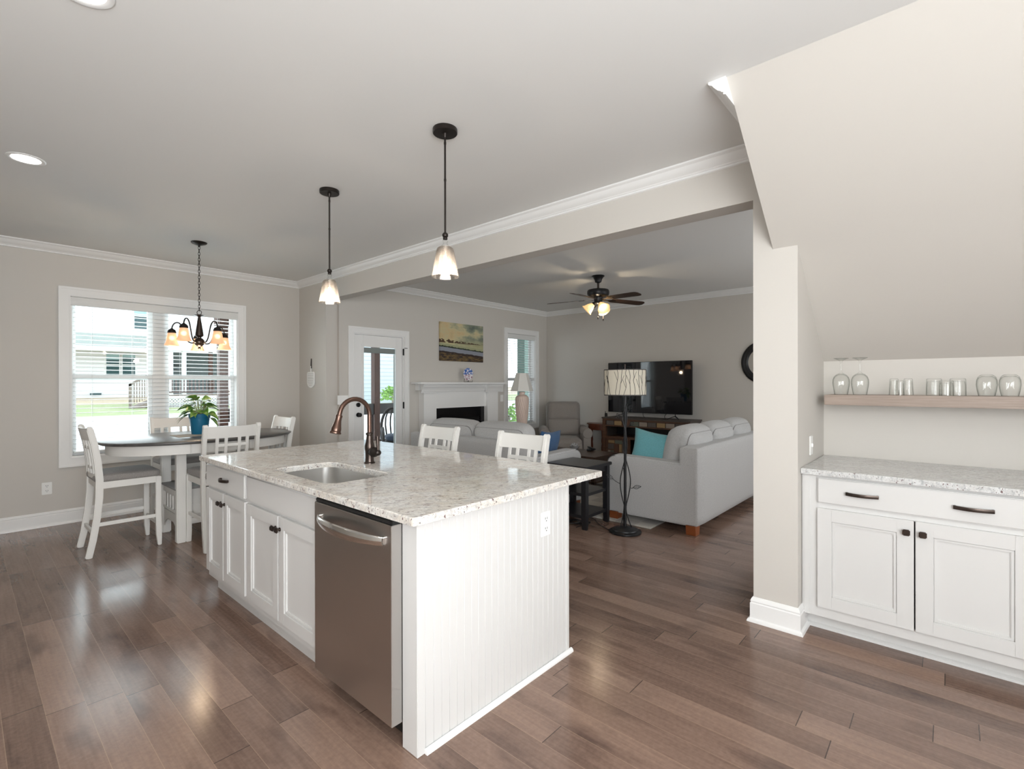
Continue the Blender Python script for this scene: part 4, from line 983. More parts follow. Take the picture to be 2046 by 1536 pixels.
# ------------------------------------------------------------------ fireplace
yw = YF+.004
r = thing('fireplace', 'white mantel fireplace with dark firebox on the living room wall', 'fireplace', (5.30, yw, 0))
fl0, fl1, fr0, fr1 = 4.515, 4.750, 5.838, 6.093; yf = yw-.125
for a0, a1 in ((fl0, fl1), (fr0, fr1)):
    MB().box(a0, a1, yf, yw, 0, 1.255, .003).box(a0-.012, a1+.012, yf-.012, yw, 0, .17, .004).build('pilaster', M['trim'], r)
MB().box(fl1, fr0, yf+.045, yw, 1.025, 1.30).build('frieze', M['trim'], r)
def mould(b, a0, a1, y0, dd):
    pr = [(0, 1.262), (.010, 1.262), (.012, 1.275), (.022, 1.280), (.026, 1.300), (.040, 1.325), (.052, 1.345), (.058, 1.352), (.066, 1.353), (.072, 1.375), (.085, 1.382), (.085, 1.392), (0, 1.392)]
    b.prism([(y0-d, z) for d, z in pr], 'X', a0, a1)
b = MB(); mould(b, fl0-.06, fl1+.05, yf, 0); mould(b, fr0-.05, fr1+.06, yf, 0); mould(b, fl1, fr0, yf+.045, 0)
b.box(fl0, fl1, yf, yw, 1.25, 1.392); b.box(fr0, fr1, yf, yw, 1.25, 1.392); b.box(fl0-.06, fr1+.06, yf+.05, yw, 1.30, 1.392)
b.build('crown', M['trim'], r)
MB().box(4.365, 6.215, yf-.118, yw, 1.392, 1.420, .005).build('mantel_shelf', M['trim'], r)
b = MB(); b.box(fl1, 4.84, yf+.08, yw, 0, 1.026); b.box(5.75, fr0, yf+.08, yw, 0, 1.026); b.box(4.84, 5.75, yf+.08, yw, .86, 1.026); b.box(4.84, 5.75, yf+.08, yw, 0, .10)
b.build('black_surround', mat('polished_black_slate', (.008, .008, .009), .12), r)
b = MB(); b.box(4.84, 5.75, yw-.012, yw-.008, .10, .86); b.build('firebox', M['firebox'], r)
b = MB()
for z in (.80, .83): b.box(4.86, 5.73, yf+.076, yf+.082, z, z+.012)
b.build('louver', M['black'], r)
r = thing('decorative_plate', 'oval blue and white painted plate on a small stand on the mantel', 'decorative plate', (5.37, 5.70, 1.4205))
Mp = Matrix.Translation((5.37, 5.70, 1.545)) @ Matrix.Rotation(math.radians(-42), 4, 'Z') @ Matrix.Rotation(math.radians(78), 4, 'X') @ Matrix.Diagonal((.76, 1, 1, 1))
MB().lathe([(0, 0), (.072, .001), (.098, .010), (.101, .013), (.097, .013), (.07, .005), (0, .004)], M=Mp, seg=40).build('plate', None or mat('blue_white_plate', (.8, .8, .82), .2), r)
k = NT(bpy.data.materials['blue_white_plate']); tc = k.t.nodes.new('ShaderNodeTexCoord'); sg = k.n('SeparateXYZ', Vector=tc.outputs['Generated'])
nn = k.noise(tc.outputs['Generated'], 6, 4, .6); up_ = k.math('GREATER_THAN', sg.outputs[2], .48)
q = k.mix(k.math('MULTIPLY', up_, k.math('GREATER_THAN', nn, .45)), (.75, .74, .78), (.02, .10, .38)); q = k.mix(k.math('MULTIPLY', k.math('SUBTRACT', 1.0, up_), k.math('GREATER_THAN', nn, .53)), q, (.30, .14, .20)); k.set(k.b.inputs['Base Color'], q)
b = MB()
for u in (-.03, .03):
    b.tube([(5.37+u*.74, 5.70-u*.67-.055, 1.455), (5.37+u*.74, 5.70-u*.67-.05, 1.426), (5.37+u*.74, 5.70-u*.67+.05, 1.426), (5.37+u*.74, 5.70-u*.67+.03, 1.52)], .0035, 6)
b.tube([(5.345, 5.715, 1.426), (5.395, 5.675, 1.426)], .0035, 6)
b.build('stand', M['black'], r)
o = MB().box(4.90, 5.83, yw-.034, yw-.002, 1.752, 2.352, .003).build('landscape_painting', M['canvas']); origin(o, (5.365, yw, 1.752)); tag(o, 'unframed landscape canvas with a glowing cloudy sky hung above the mantel', 'painting')

# ------------------------------------------------------------------ sofas (built facing +Y, left front corner region, then placed)
def make_sofa(name, label, W, ncush, D=.97):
    # local: back plane at y=0, front at y=D, x from 0 (near arm) to W
    t = thing(name, label, 'sofa', (0, 0, 0))
    aw = .17; fz = .078
    for s in (0, 1):
        n = 14; prof = [(.015, fz), (D-.03, fz), (D-.02, .10), (D-.012, .50)]
        for i in range(n+1):
            a = PI/2*i/n; prof.append((D-.012-.10+.10*math.cos(a), .565+.10*math.sin(a)))
        prof += [(.30, .652), (.015, .640)]
        x0_, x1_ = (0, aw) if s == 0 else (W-aw, W)
        MB().prism(prof, 'X', x0_, x1_, bev=.018).build('arm', M['sofa'], t, smooth=50)
    b = MB(); b.rbox((W/2, .095, (fz+.805)/2), (W/2-.002, .095, (.805-fz)/2), .03, 12); b.build('back_frame', M['sofa'], t, smooth=60)
    MB().box(aw-.01, W-aw+.01, .12, D-.05, fz, .30, .02).build('base', M['sofa'], t)
    cw = (W-2*aw)/ncush
    for i in range(ncush):
        xc = aw+cw*(i+.5)
        MB().rbox((xc, .56, .385), (cw/2-.003, .40, .085), .045, 10, (0, 0, .018)).build('seat_cushion', M['sofa'], t, smooth=70)
        Mx = Matrix.Rotation(math.radians(12), 4, 'X')
        MB().rbox((xc, .300, .702), (cw/2+.004, .125, .262), .10, 12, (0, .055, .018), M=Mx).build('back_cushion', M['sofa'], t, smooth=80)
        for yy in (-.080, .088):
            q = [Mx @ Vector((u, yy, v_)) + Vector((xc, .285, .70)) for u, v_ in rrect(-(cw/2-.022), cw/2-.022, -.229, .229, .07, 5)]
            MB().tube(q+[q[0]], .0045, 6, cap=False).build('piping', M['piping'], t)
    for x in (.045, W-.045):
        for yy in (.07, D-.10):
            zb_ = .001 if yy < .3 else .017
            MB().prism([(x-.045, zb_), (x+.045, zb_), (x+.055, fz+.01), (x-.055, fz+.01)], 'Y', yy-.045, yy+.045).build('leg', M['darkleg'], t)
    return t
s2 = make_sofa('sofa', 'light grey tweed sofa seen from its end behind the floor lamp, facing the fireplace', 2.30, 3)
s2.location = (4.455, 1.700, 0)
s1 = make_sofa('loveseat', 'light grey tweed loveseat with its back to the bar stools', 1.90, 2)
s1.location = (3.715, 5.00, 0); s1.rotation_euler = (0, 0, -PI/2)
o = MB().pillow((0, 0, 0), .50, .42, .15, Matrix.Rotation(math.radians(8), 4, 'Y') @ Matrix.Rotation(math.radians(90), 4, 'X')).build('throw_pillow', M['teal'], smooth=80)
o.location = (4.765, 2.27, .690); o.rotation_euler = (math.radians(-12), 0, math.radians(-82)); tag(o, 'aqua chenille throw pillow leaning inside the near arm of the big sofa', 'pillow', 'throw pillows')
o = MB().pillow((0, 0, 0), .42, .42, .14, Matrix.Rotation(math.radians(90), 4, 'X')).build('throw_pillow', M['navy'], smooth=80)
o.location = (4.39, 3.385, .665); o.rotation_euler = (math.radians(16), math.radians(3), math.radians(8)); tag(o, 'denim blue throw pillow against the near arm of the loveseat', 'pillow', 'throw pillows')
# rug
o = MB().box(4.385, 6.25, 2.13, 4.62, .001, .016, .006).build('area_rug', M['rug']); origin(o, (5.6, 3.6, 0)); tag(o, 'cream patchwork area rug under the coffee table and the front of the sofas', 'rug')
# coffee table
r = thing('coffee_table', 'dark espresso coffee table on the rug between the two sofas', 'coffee table', (5.62, 3.85, .017))
MB().box(5.33, 5.92, 3.34, 4.40, .435, .462, .004).build('table_top', M['espresso'], r)
MB().box(5.36, 5.89, 3.37, 4.37, .375, .435).build('apron', M['espresso'], r)
for x in (5.36, 5.84):
    for y in (3.37, 4.32): MB().box(x, x+.05, y, y+.05, .017, .40, .003).build('leg', M['espresso'], r)
MB().box(5.36, 5.89, 3.37, 4.37, .12, .14).build('shelf', M['espresso'], r)
r = thing('crystal_bowl', 'cut crystal bowl on the far end of the coffee table', 'bowl', (5.80, 3.97, .462))
b = MB()
b.lathe([(0, .4625), (.040, .4625), (.045, .47), (.078, .515), (.074, .515), (.040, .475), (0, .470)], (5.80, 3.97, 0), 12); b.build('bowl', M['crystal'], r)
for i in range(9): MB().ball((5.80+.035*math.cos(i*.7*2), 3.97+.035*math.sin(i*.7*2), .515+.010*(i % 3)), .018, 6).build('glass_pebble', M['crystal'], r, smooth=0)
r = thing('game_controller', 'small black remote cradle on the coffee table beside the crystal bowl', 'remote control', (5.82, 3.72, .462))
MB().rbox((5.82, 3.72, .478), (.05, .035, .016), .012, 6).build('cradle', M['black'], r)
MB().rbox((5.82, 3.70, .502), (.022, .06, .010), .008, 6, M=Matrix.Rotation(.25, 4, 'X')).build('remote', M['black'], r)

# black side table
r = thing('side_table', 'black two-shelf side table between the loveseat and the floor lamp', 'side table', (4.16, 2.80, 0))
MB().box(3.925, 4.40, 2.555, 3.035, .572, .603, .004).build('table_top', M['blackwood'], r)
MB().box(3.955, 4.37, 2.585, 3.005, .515, .572).build('apron', M['blackwood'], r)
for x0_, x1_ in ((3.935, 3.985), (4.325, 4.375)):
    for y0_, y1_ in ((2.568, 2.618), (2.972, 3.022)):
        b = MB(); b.prism([(x0_+.012, 0), (x1_-.012, 0), (x1_, .10), (x1_, .572), (x0_, .572), (x0_, .10)], 'Y', y0_, y1_); b.build('leg', M['blackwood'], r)
for z in (.315, .105): MB().box(3.95, 4.36, 2.58, 3.01, z, z+.030, .002).build('shelf', M['blackwood'], r)
# floor lamp
lx, ly = 4.150, 2.271
r = thing('floor_lamp', 'black floor lamp with a branch-patterned drum shade and leafy metal vines', 'floor lamp', (lx, ly, 0))
MB().lathe([(0, 0), (.146, 0), (.149, .006), (.147, .016), (.118, .024), (.114, .034), (.080, .044), (.030, .052), (.020, .060), (0, .060)], (lx, ly, 0), 48).build('base', M['black'], r)
b = MB(); b.cyl((lx, ly, .66), .0125, 1.24, seg=18)
b.build('pole', M['black'], r)
RT = Vector((rt.x, rt.y, 0)); L0 = Vector((lx, ly, 0))
def vine(pts, rr=.005):
    return [L0+RT*u+Vector((fw.x, fw.y, 0))*w_+Vector((0, 0, z)) for u, w_, z in pts]
for P_ in ([(-.045, 0, .05), (-.020, 0, .15), (-.004, -.015, .23), (-.030, -.01, .32), (-.047, 0, .43), (-.044, 0, .52), (-.016, 0, .63), (0, -.015, .70), (.012, -.015, .78), (.014, -.014, .86), (.0, -.016, .95), (-.020, -.01, 1.02), (-.026, 0, 1.08), (-.006, -.014, 1.16), (.020, -.01, 1.20)],
           [(.060, 0, .045), (.030, 0, .12), (.005, .015, .22), (.034, .01, .34), (.052, 0, .45), (.046, 0, .54), (.020, 0, .64), (.004, .015, .70), (-.012, .015, .78), (-.010, .015, .88), (.006, -.015, .98), (.016, -.01, 1.08), (.010, -.01, 1.18)],
           [(-.016, .016, .06), (-.010, .02, .20), (.012, .02, .40), (-.01, .02, .60)]):
    MB().tube(vine(P_), .0048, 8, 2).build('vine', M['black'], r)
def mleaf(base_, d, L, w_, rot):
    # outlined metal leaf with a mid vein
    d = Vector(d).normalized(); sd = RT*math.cos(rot)+Vector((0, 0, 1))*math.sin(rot); sd = (sd-d*sd.dot(d)).normalized(); n = 10
    b = MB()
    A = [base_+d*L*i/n+sd*w_*math.sin(PI*(i/n)**.8) for i in range(n+1)]; B = [base_+d*L*i/n-sd*w_*math.sin(PI*(i/n)**.8) for i in range(n+1)]
    b.tube(A, .0022, 6); b.tube(B, .0022, 6); b.tube([base_, base_+d*L], .0016, 6)
    for i in (3, 5, 7): b.tube([base_+d*L*(i-1)/n, A[i]], .0012, 5); b.tube([base_+d*L*(i-1)/n, B[i]], .0012, 5)
    return b.build('metal_leaf', M['black'], r)
for (u0, z0_, u1, z1_, L) in ((-.047, .455, -.115, .500, .075), (.052, .415, .075, .418, .075), (-.018, 1.02, -.05, 1.07, .05), (.014, 1.10, .04, 1.15, .05), (.012, .98, .045, 1.005, .045)):
    p0 = L0+RT*u0+Vector((0, 0, z0_)); p1 = L0+RT*u1+Vector((0, 0, z1_))
    MB().tube([p0, (p0+p1)/2+Vector((0, 0, -.006)), p1], .003, 6, 1).build('twig', M['black'], r); mleaf(p1, p1-p0, L, .016, .9)
z0_, z1_, R_ = 1.286, 1.520, .192
m = bpy.data.materials.new('cream_drum_shade'); m.use_nodes = True; k = NT(m); k.set(k.b.inputs['Base Color'], (.80, .76, .66, 1)); k.set(k.b.inputs['Roughness'], .8)
tl = k.n('BsdfTranslucent', Color=(.9, .82, .65, 1)); mx = k.n('MixShader', Fac=.35); k.set(mx.inputs[1], k.b.outputs[0]); k.set(mx.inputs[2], tl.outputs[0]); k.set(k.out.inputs[0], mx.outputs[0])
sh = MB().lathe([(R_-.002, z0_), (R_, z0_), (R_, z1_), (R_-.002, z1_)], (lx, ly, 0), 64, closed=True).build('lamp_shade', m, r, smooth=60)
b = MB()
for zz in (z0_, z1_): b.lathe([(R_-.003, zz-.004), (R_+.0018, zz-.004), (R_+.0018, zz+.004), (R_-.003, zz+.004)], (lx, ly, 0), 64, closed=True)
b.build('rim', M['wicker'], sh)
random.seed(4); b = MB()
for i in range(26):
    a = 2*PI*i/26+random.uniform(-.06, .06); pts = []; al = a
    for j in range(8):
        pts.append((lx+(R_+.001)*math.cos(al), ly+(R_+.001)*math.sin(al), z0_+(z1_-z0_)*j/7)); al += random.uniform(-.06, .06)
    b.tube(pts, .0020, 5, 1)
    j = random.choice([2, 3, 4]); a2 = math.atan2(pts[j][1]-ly, pts[j][0]-lx); sgn_ = random.choice([-1, 1]); q = [pts[j]]
    for s_ in range(1, 4): q.append((lx+(R_+.001)*math.cos(a2+sgn_*.055*s_), ly+(R_+.001)*math.sin(a2+sgn_*.055*s_), min(z1_, pts[j][2]+.027*s_)))
    b.tube(q, .0015, 5)
b.build('branch_pattern', M['wicker'], sh)
MB().cyl((lx, ly, 1.54), .004, .05, seg=10).ball((lx, ly, 1.566), .008).build('finial', M['bronze'], r)
MB().ball((lx, ly, 1.40), .03).cyl((lx, ly, 1.34), .015, .10).build('bulb', M['linen'], r)
b = MB(); b.tube([(lx-.10, ly+.08, .012), (4.12, 2.46, .006), (4.20, 2.60, .006), (4.32, 2.72, .02), (4.30, 2.86, .006)], .003, 6, 2)
o = b.build('power_cord', M['black']); origin(o, (4.2, 2.6, 0)); tag(o, 'thin black lamp cord on the floor running from the floor lamp to the side table', 'cord')
b = MB(); random.seed(3); pts = [(4.08+.10*math.sin(i*1.7)+random.uniform(-.03, .03), 2.75+.12*math.cos(i*1.1), .005+.012*(i % 3)) for i in range(22)]
o = (b.tube(pts, .003, 6, 2)).build('cable_tangle', M['black']); origin(o, (4.1, 2.75, 0)); tag(o, 'tangle of black cable on the floor beneath the black side table', 'cable')
# ------------------------------------------------------------------ television wall
r = thing('media_console', 'rustic brown media console with mixed wood tiles below the television', 'media console', (7.32, 3.57, 0))
X0, X1, Y0, Y1, ZT = 7.10, 7.56, 2.835, 4.305, .842
MB().box(X0-.01, X1, Y0-.01, Y1+.01, ZT-.022, ZT, .003).build('console_top', M['darktop'], r)
b = MB()
for yy in (Y0, Y1-.06): b.box(X0, X0+.05, yy, yy+.06, 0, ZT-.022, .003)
b.box(X0+.005, X0+.04, Y0+.06, Y1-.06, ZT-.05, ZT-.022); b.box(X0+.005, X0+.04, Y0+.06, Y1-.06, ZT-.145, ZT-.125)
b.box(X0+.005, X0+.04, Y0+.06, Y1-.06, .50, .535); b.box(X0+.005, X0+.04, Y0+.06, Y1-.06, .06, .11)
for yy in (Y1-.50, Y0+.45): b.box(X0+.005, X0+.04, yy, yy+.05, .11, .50)
b.box(X0+.04, X1, Y0+.02, Y1-.02, .505, .525); b.box(X0+.04, X1, Y0+.02, Y1-.02, .07, .09)
b.build('face_frame', M['rustic'], r)
for a0, a1 in ((Y0+.003, Y0+.022), (Y1-.022, Y1-.003)): MB().box(X0+.03, X1, a0, a1, .03, ZT-.022).build('side_panel', M['darktop'], r)
MB().box(X1-.02, X1, Y0+.02, Y1-.02, .05, ZT-.022).build('back_panel', M['firebox'], r)
MB().box(X0+.05, X0+.40, Y0+.53, Y1-.53, .30, .315).build('shelf', M['rustic'], r)
tile = [mat('tile_'+n_, c_, .6) for n_, c_ in (('grey', (.10, .085, .075)), ('tan', (.32, .21, .10)), ('brown', (.11, .05, .03)), ('sage', (.12, .13, .10)), ('pale', (.28, .23, .19)))]
n = 9
for i in range(n):
    a0 = Y1-.075-(Y1-Y0-.15)/n*i; a1 = a0-(Y1-Y0-.15)/n+.012
    MB().box(X0+.003, X0+.02, a1, a0, ZT-.122, ZT-.054, .002).build('wood_tile', tile[(0, 1, 2, 3, 4, 0, 1, 4, 0)[i]], r)
for (d0, d1) in ((Y1-.44, Y1-.065), (Y0+.065, Y0+.44)):
    d = MB().box(X0+.010, X0+.025, d0, d1, .115, .495).build('door', M['rustic'], r)
    random.seed(int(d0*10))
    for (u0, u1, v0, v1, c_) in ((.12, .42, .82, .93, 1), (.45, .80, .80, .95, 3), (.10, .40, .55, .78, 0), (.42, .62, .30, .76, 2), (.65, .78, .45, .78, 1), (.80, .92, .35, .90, 0), (.10, .22, .12, .50, 4), (.24, .40, .08, .50, 3), (.42, .75, .08, .26, 1), (.65, .90, .08, .40, 3)):
        MB().box(X0+.004, X0+.012, d1-(d1-d0)*u1, d1-(d1-d0)*u0, .115+.38*v0, .115+.38*v1, .002).build('wood_tile', tile[c_], d)
r = thing('television', 'large flat black television standing on the rustic media console', 'television', (7.35, 3.62, ZT))
MB().box(7.335, 7.375, 2.898, 4.332, .918, 1.745, .004).build('bezel', M['black'], r)
MB().box(7.332, 7.336, 2.905, 4.325, .928, 1.738).build('screen', M['screen'], r)
for yy in (3.16, 4.07):
    MB().tube([(7.26, yy-.09, ZT+.006), (7.33, yy, ZT+.045), (7.26, yy+.09, ZT+.006)], .006, 8).tube([(7.45, yy, ZT+.006), (7.35, yy, ZT+.05), (7.35, yy, ZT+.09)], .006, 8).build('foot', M['black'], r)
MB().tube([(7.38, 3.72, .95), (7.37, 3.71, .88), (7.36, 3.68, ZT+.004)], .004, 6, 1).tube([(7.36, 3.30, .93), (7.33, 3.33, .88), (7.34, 3.32, ZT+.004)], .004, 6, 1).build('cable', M['black'], r)
r = thing('wall_mirror', 'round black-rimmed mirror on the television wall, half hidden by the white pillar', 'mirror', (XT, 1.960, 1.695))
Mx = Matrix.Translation((XT, 1.960, 1.695)) @ Matrix.Rotation(-PI/2, 4, 'Y')
MB().lathe([(.215, 0), (.310, 0), (.312, .010), (.300, .026), (.275, .034), (.262, .026), (.250, .030), (.232, .022), (.215, .010)], M=Mx, seg=64, closed=True).build('frame', M['black'], r, smooth=50)
MB().lathe([(0, .004), (.218, .004), (.218, .008), (0, .010)], M=Mx, seg=48).build('mirror_glass', mat('mirror', (.8, .8, .8), .03, 1), r)
# half-moon table with phone
r = thing('half_moon_table', 'small cherry half-moon table beside the media console', 'side table', (7.45, 4.64, 0))
def half(R_, z0_, z1_, nm, xw=XT-.02):
    P_ = [(xw-R_*1.0*math.sin(PI*i/20)*1.0, 4.60+R_*math.cos(PI*i/20)) for i in range(21)]
    return MB().prism(P_, 'Z', z0_, z1_, bev=.003).build(nm, M['cherry'], r)
half(.27, .680, .700, 'table_top'); half(.245, .59, .680, 'apron')
for (x, y) in ((7.38, 4.70), (7.38, 4.47), (7.55, 4.79), (7.55, 4.41)):
    MB().lathe([(0, 0), (.013, 0), (.016, .06), (.020, .30), (.014, .36), (.020, .40), (.016, .46), (.019, .59), (0, .59)], (x, y, 0), 16).build('leg', M['cherry'], r)
r = thing('cordless_phone', 'black cordless phone standing on the half-moon table', 'phone', (7.47, 4.46, .7005))
MB().rbox((7.47, 4.46, .716), (.045, .045, .015), .01, 6).build('cradle', M['black'], r)
MB().rbox((7.48, 4.46, .80), (.014, .024, .085), .010, 6).cyl((7.485, 4.475, .895), .005, .04, seg=8).build('handset', M['black'], r)

# recliner turned towards the kitchen
r = thing('recliner', 'taupe grey upholstered recliner in the far corner by the window', 'armchair', (6.90, 4.93, 0), rotz=math.radians(130))
base.pop(r.name, None)
MB().box(-.30, .30, -.34, .34, .06, .30, .03).build('base', M['recliner'], r, local=True)
MB().rbox((0, .08, .385), (.265, .32, .105), .06, 10, (0, .02, .02)).build('seat_cushion', M['recliner'], r, 70, True)
for s in (-1, 1):
    b = MB(); b.rbox((s*.345, .0, .32), (.070, .36, .27), .03, 8); b.lathe([(0, -.365), (.075, -.365), (.088, -.345), (.088, .345), (.075, .37), (0, .37)], (s*.350, 0, .575), 28, Matrix.Rotation(-PI/2, 4, 'X')); b.build('arm', M['recliner'], r, 60, True)
Mb = Matrix.Rotation(math.radians(13), 4, 'X')
MB().rbox((0, -.31, .72), (.30, .09, .36), .07, 10, M=Mb).build('back_shell', M['recliner'], r, 70, True)
MB().rbox((0, -.275, .905), (.268, .085, .165), .05, 12, (0, .035, .010), M=Mb).build('head_cushion', M['recliner'], r, 70, True)
MB().rbox((0, -.215, .635), (.268, .08, .15), .05, 12, (0, .025, 0), M=Mb).build('lumbar_cushion', M['recliner'], r, 70, True)
MB().rbox((0, .40, .25), (.262, .04, .17), .03, 8, (0, .015, 0)).build('footrest', M['recliner'], r, 70, True)
for s in (-1, 1):
    for yy in (-.28, .28): MB().cyl((s*.27, yy, .03), .025, .06).build('leg', M['blackwood'], r, 38, True)
# lamp table and lamp behind the loveseat
r = thing('lamp_table', 'dark end table mostly hidden behind the loveseat, under the blush lamp', 'side table', (6.36, 5.56, 0))
MB().box(6.12, 6.58, 5.37, 5.79, .56, .590, .004).build('table_top', M['espresso'], r)
for x in (6.14, 6.52):
    for y in (5.39, 5.73): MB().box(x, x+.04, y, y+.04, 0, .56).build('leg', M['espresso'], r)
MB().box(6.15, 6.55, 5.40, 5.76, .20, .22).build('shelf', M['espresso'], r)
r = thing('table_lamp', 'tall blush ceramic lamp with twisted fluting and a white tapered shade', 'table lamp', (6.45, 5.50, .590))
def tw(r_, z, a): return r_+(.0030*math.cos(22*a+z*46) if .60 < z < 1.16 else 0)
MB().lathe([(0, .5905), (.070, .5905), (.074, .60)]+[(.074+.042*math.sin(PI/2*min(1, (z-.60)/.50))**1.3, z) for z in [.60+.52*i/40 for i in range(1, 41)]]+[(.114, 1.150), (.104, 1.175), (.080, 1.195), (.050, 1.207), (.044, 1.222), (.056, 1.238), (.054, 1.256), (0, 1.258)], (6.45, 5.50, 0), 176, twist=tw).build('lamp_base', M['ceramic'], r, smooth=60)
MB().cyl((6.45, 5.50, 1.40), .006, .37, seg=10).build('harp', M['bronze'], r)
MB().lathe([(.196, 1.268), (.200, 1.268), (.102, 1.578), (.098, 1.578)], (6.45, 5.50, 0), 6, Matrix.Rotation(.35, 4, 'Z'), closed=True).build('lamp_shade', M['linen'], r, smooth=20)

# ------------------------------------------------------------------ outside
def ground(name, label, cat, m, pts, x0, x1):
    b = MB(); t = bmesh.new(); A = [t.verts.new((x0, y, z)) for y, z in pts]; B = [t.verts.new((x1, y, z)) for y, z in pts]
    for i in range(len(pts)-1): t.faces.new((A[i], B[i], B[i+1], A[i+1]))
    b._add(t); o = b.build(name, m, smooth=0); origin(o, ((x0+x1)/2, pts[0][0], pts[0][1])); o['kind'] = 'structure'; return o
ground('ground_patio', '', '', M['concrete'], [(5.98, -.30), (14, -.05), (20, .39)], -15, 45)
ground('ground_lawn', '', '', M['grass'], [(20, .39), (28, .52)], -15, 60)
ground('ground_straw', '', '', M['straw'], [(28, .52), (36.5, .66), (60, .9)], -30, 90)
# neighbour house seen through the dining window
r = thing('neighbour_house', 'white lap-sided two-storey house across the yard seen through the dining window', 'house', (5, 36, .6))
MB().box(-4, 10.2, 36, 44, .60, 8.2).build('wall', M['siding'], r, smooth=0)
b = MB(); b.prism([(35.2, 8.1), (40, 10.5), (44.8, 8.1)], 'X', -4.6, 10.8); b.build('roof', M['roof'], r, smooth=0)
b = MB(); b.prism([(34.6, 3.45), (36, 4.30), (36, 3.45)], 'X', -4, 8.0); b.build('porch_roof', M['roof'], r, smooth=0)
MB().box(-4, 8.1, 34.55, 34.65, 3.25, 3.50).build('fascia', M['trim'], r)
def extwin(parent, x0, x1, z0, z1, y, grid=True, shade=0):
    f = MB().box(x0-.09, x1+.09, y-.06, y+.02, z0-.09, z1+.09).build('window', M['trim'], parent, smooth=0)
    MB().box(x0, x1, y-.07, y-.05, z0, z1).build('pane', M['extglass'], f, smooth=0)
    if shade: MB().box(x0, x1, y-.08, y-.06, z1-(z1-z0)*shade, z1).build('shade', M['extshade'], f, smooth=0)
    b = MB(); zm = (z0+z1)/2; b.box(x0, x1, y-.10, y-.07, zm-.03, zm+.03)
    b.build('meeting_rail', M['trim'], f, smooth=0)
extwin(r, 5.62, 6.20, 1.96, 3.14, 36, shade=.25); extwin(r, 6.36, 6.95, 1.96, 3.14, 36, shade=.12)
extwin(r, 6.92, 7.52, 4.72, 6.20, 36, shade=.52)
MB().box(4.9, 5.4, 35.94, 36, .80, .92).build('foundation_vent', M['extglass'], r, smooth=0)
# covered porch with lattice and stair
r = thing('neighbour_porch', 'neighbour covered deck with white lattice skirt, seen through the right half of the dining window', 'porch', (7, 24, .4))
b = MB(); b.box(5.70, 8.6, 26.5, 26.6, .9, 2.9); b.build('back_wall', M['porchwall'], r, smooth=0)
MB().box(5.60, 8.7, 24, 26.6, .88, .97).build('deck_floor', M['greywood'], r, smooth=0)
b = MB(); b.box(5.5, 8.8, 23.9, 24.1, 2.80, 3.05); b.box(5.5, 5.7, 24, 26.6, 2.80, 3.05); b.box(5.5, 8.8, 24, 26.6, 3.02, 3.08); b.build('eave_beam', M['trim'], r, smooth=0)
MB().prism([(5.5, 3.05), (7.2, 4.2), (8.9, 3.05)], 'Y', 23.8, 27).build('gable', M['siding'], r, smooth=0)
for x in (5.78, 6.25, 7.25, 8.45): MB().box(x, x+.14, 24.02, 24.16, .97, 2.82).build('post', M['vinyl' if x < 7 else 'decking'], r, smooth=0)
b = MB(); b.box(5.7, 8.6, 24.0, 24.08, 1.70, 1.77); b.box(5.7, 8.6, 24.0, 24.06, 1.05, 1.11)
x = 5.72
while x < 8.6: b.box(x, x+.05, 24.01, 24.05, 1.08, 1.72); x += .14
b.build('railing', M['redrail'], r, smooth=0)
b = MB(); x = 5.60-.9
while x < 8.7:
    for s in (-1, 1):
        x0_ = x if s > 0 else x+.6
        a0, a1 = x0_, x0_+s*.6
        z0_, z1_ = .30, .90
        # clip to the panel width
        def cl(xx, zz0=z0_, a=a0, c=a1): return zz0+(xx-a)/(c-a)*.6
        lo, hi = max(5.6, min(a0, a1)), min(8.7, max(a0, a1))
        if hi-lo > .02:
            p, q = (lo, cl(lo)), (hi, cl(hi)); b.prism([(p[0]-.028, p[1]), (p[0]+.028, p[1]), (q[0]+.028, q[1]), (q[0]-.028, q[1])], 'Y', 23.99, 24.01)
    x += .115
b.box(5.6, 8.7, 23.98, 24.02, .86, .92); b.box(5.6, 8.7, 23.98, 24.02, .26, .32); b.build('lattice', M['lattice'], r, smooth=0)
b = MB()
b.prism([(4.45, 1.42), (5.62, 2.20), (5.62, 2.10), (4.45, 1.32)], 'Y', 24.0, 24.08); b.box(4.45, 4.55, 24, 24.1, .4, 1.42)
for i in range(12):
    xx = 4.60+i*.085; b.box(xx, xx+.03, 24.02, 24.05, .55+(xx-4.45)*.5, 1.36+(xx-4.45)*.66)
b.prism([(4.45, .40), (5.62, .95), (5.62, .75), (4.75, .38)], 'Y', 24.0, 24.9); b.build('stair', M['greywood'], r, smooth=0)
sgn = MB().box(6.52, 7.05, 26.42, 26.46, 1.98, 2.36).build('sign_board', mat('dark_sign', (.06, .07, .07), .7), r, smooth=0)
cu = bpy.data.curves.new('t', 'FONT'); cu.body = 'Welcome'; cu.size = .135; cu.align_x = 'CENTER'; cu.align_y = 'CENTER'; cu.extrude = .003
to = bpy.data.objects.new('t', cu); C.objects.link(to); dg = bpy.context.evaluated_depsgraph_get(); dg.update()
me = bpy.data.meshes.new_from_object(to.evaluated_get(dg)); bpy.data.objects.remove(to)
me.transform(Matrix.Translation(Vector((6.785, 26.41, 2.13))-base[r.name]) @ Matrix.Rotation(PI/2, 4, 'X')); me.materials.clear(); me.materials.append(M['siding2'])
o = bpy.data.objects.new('lettering', me); C.objects.link(o); o.parent = sgn
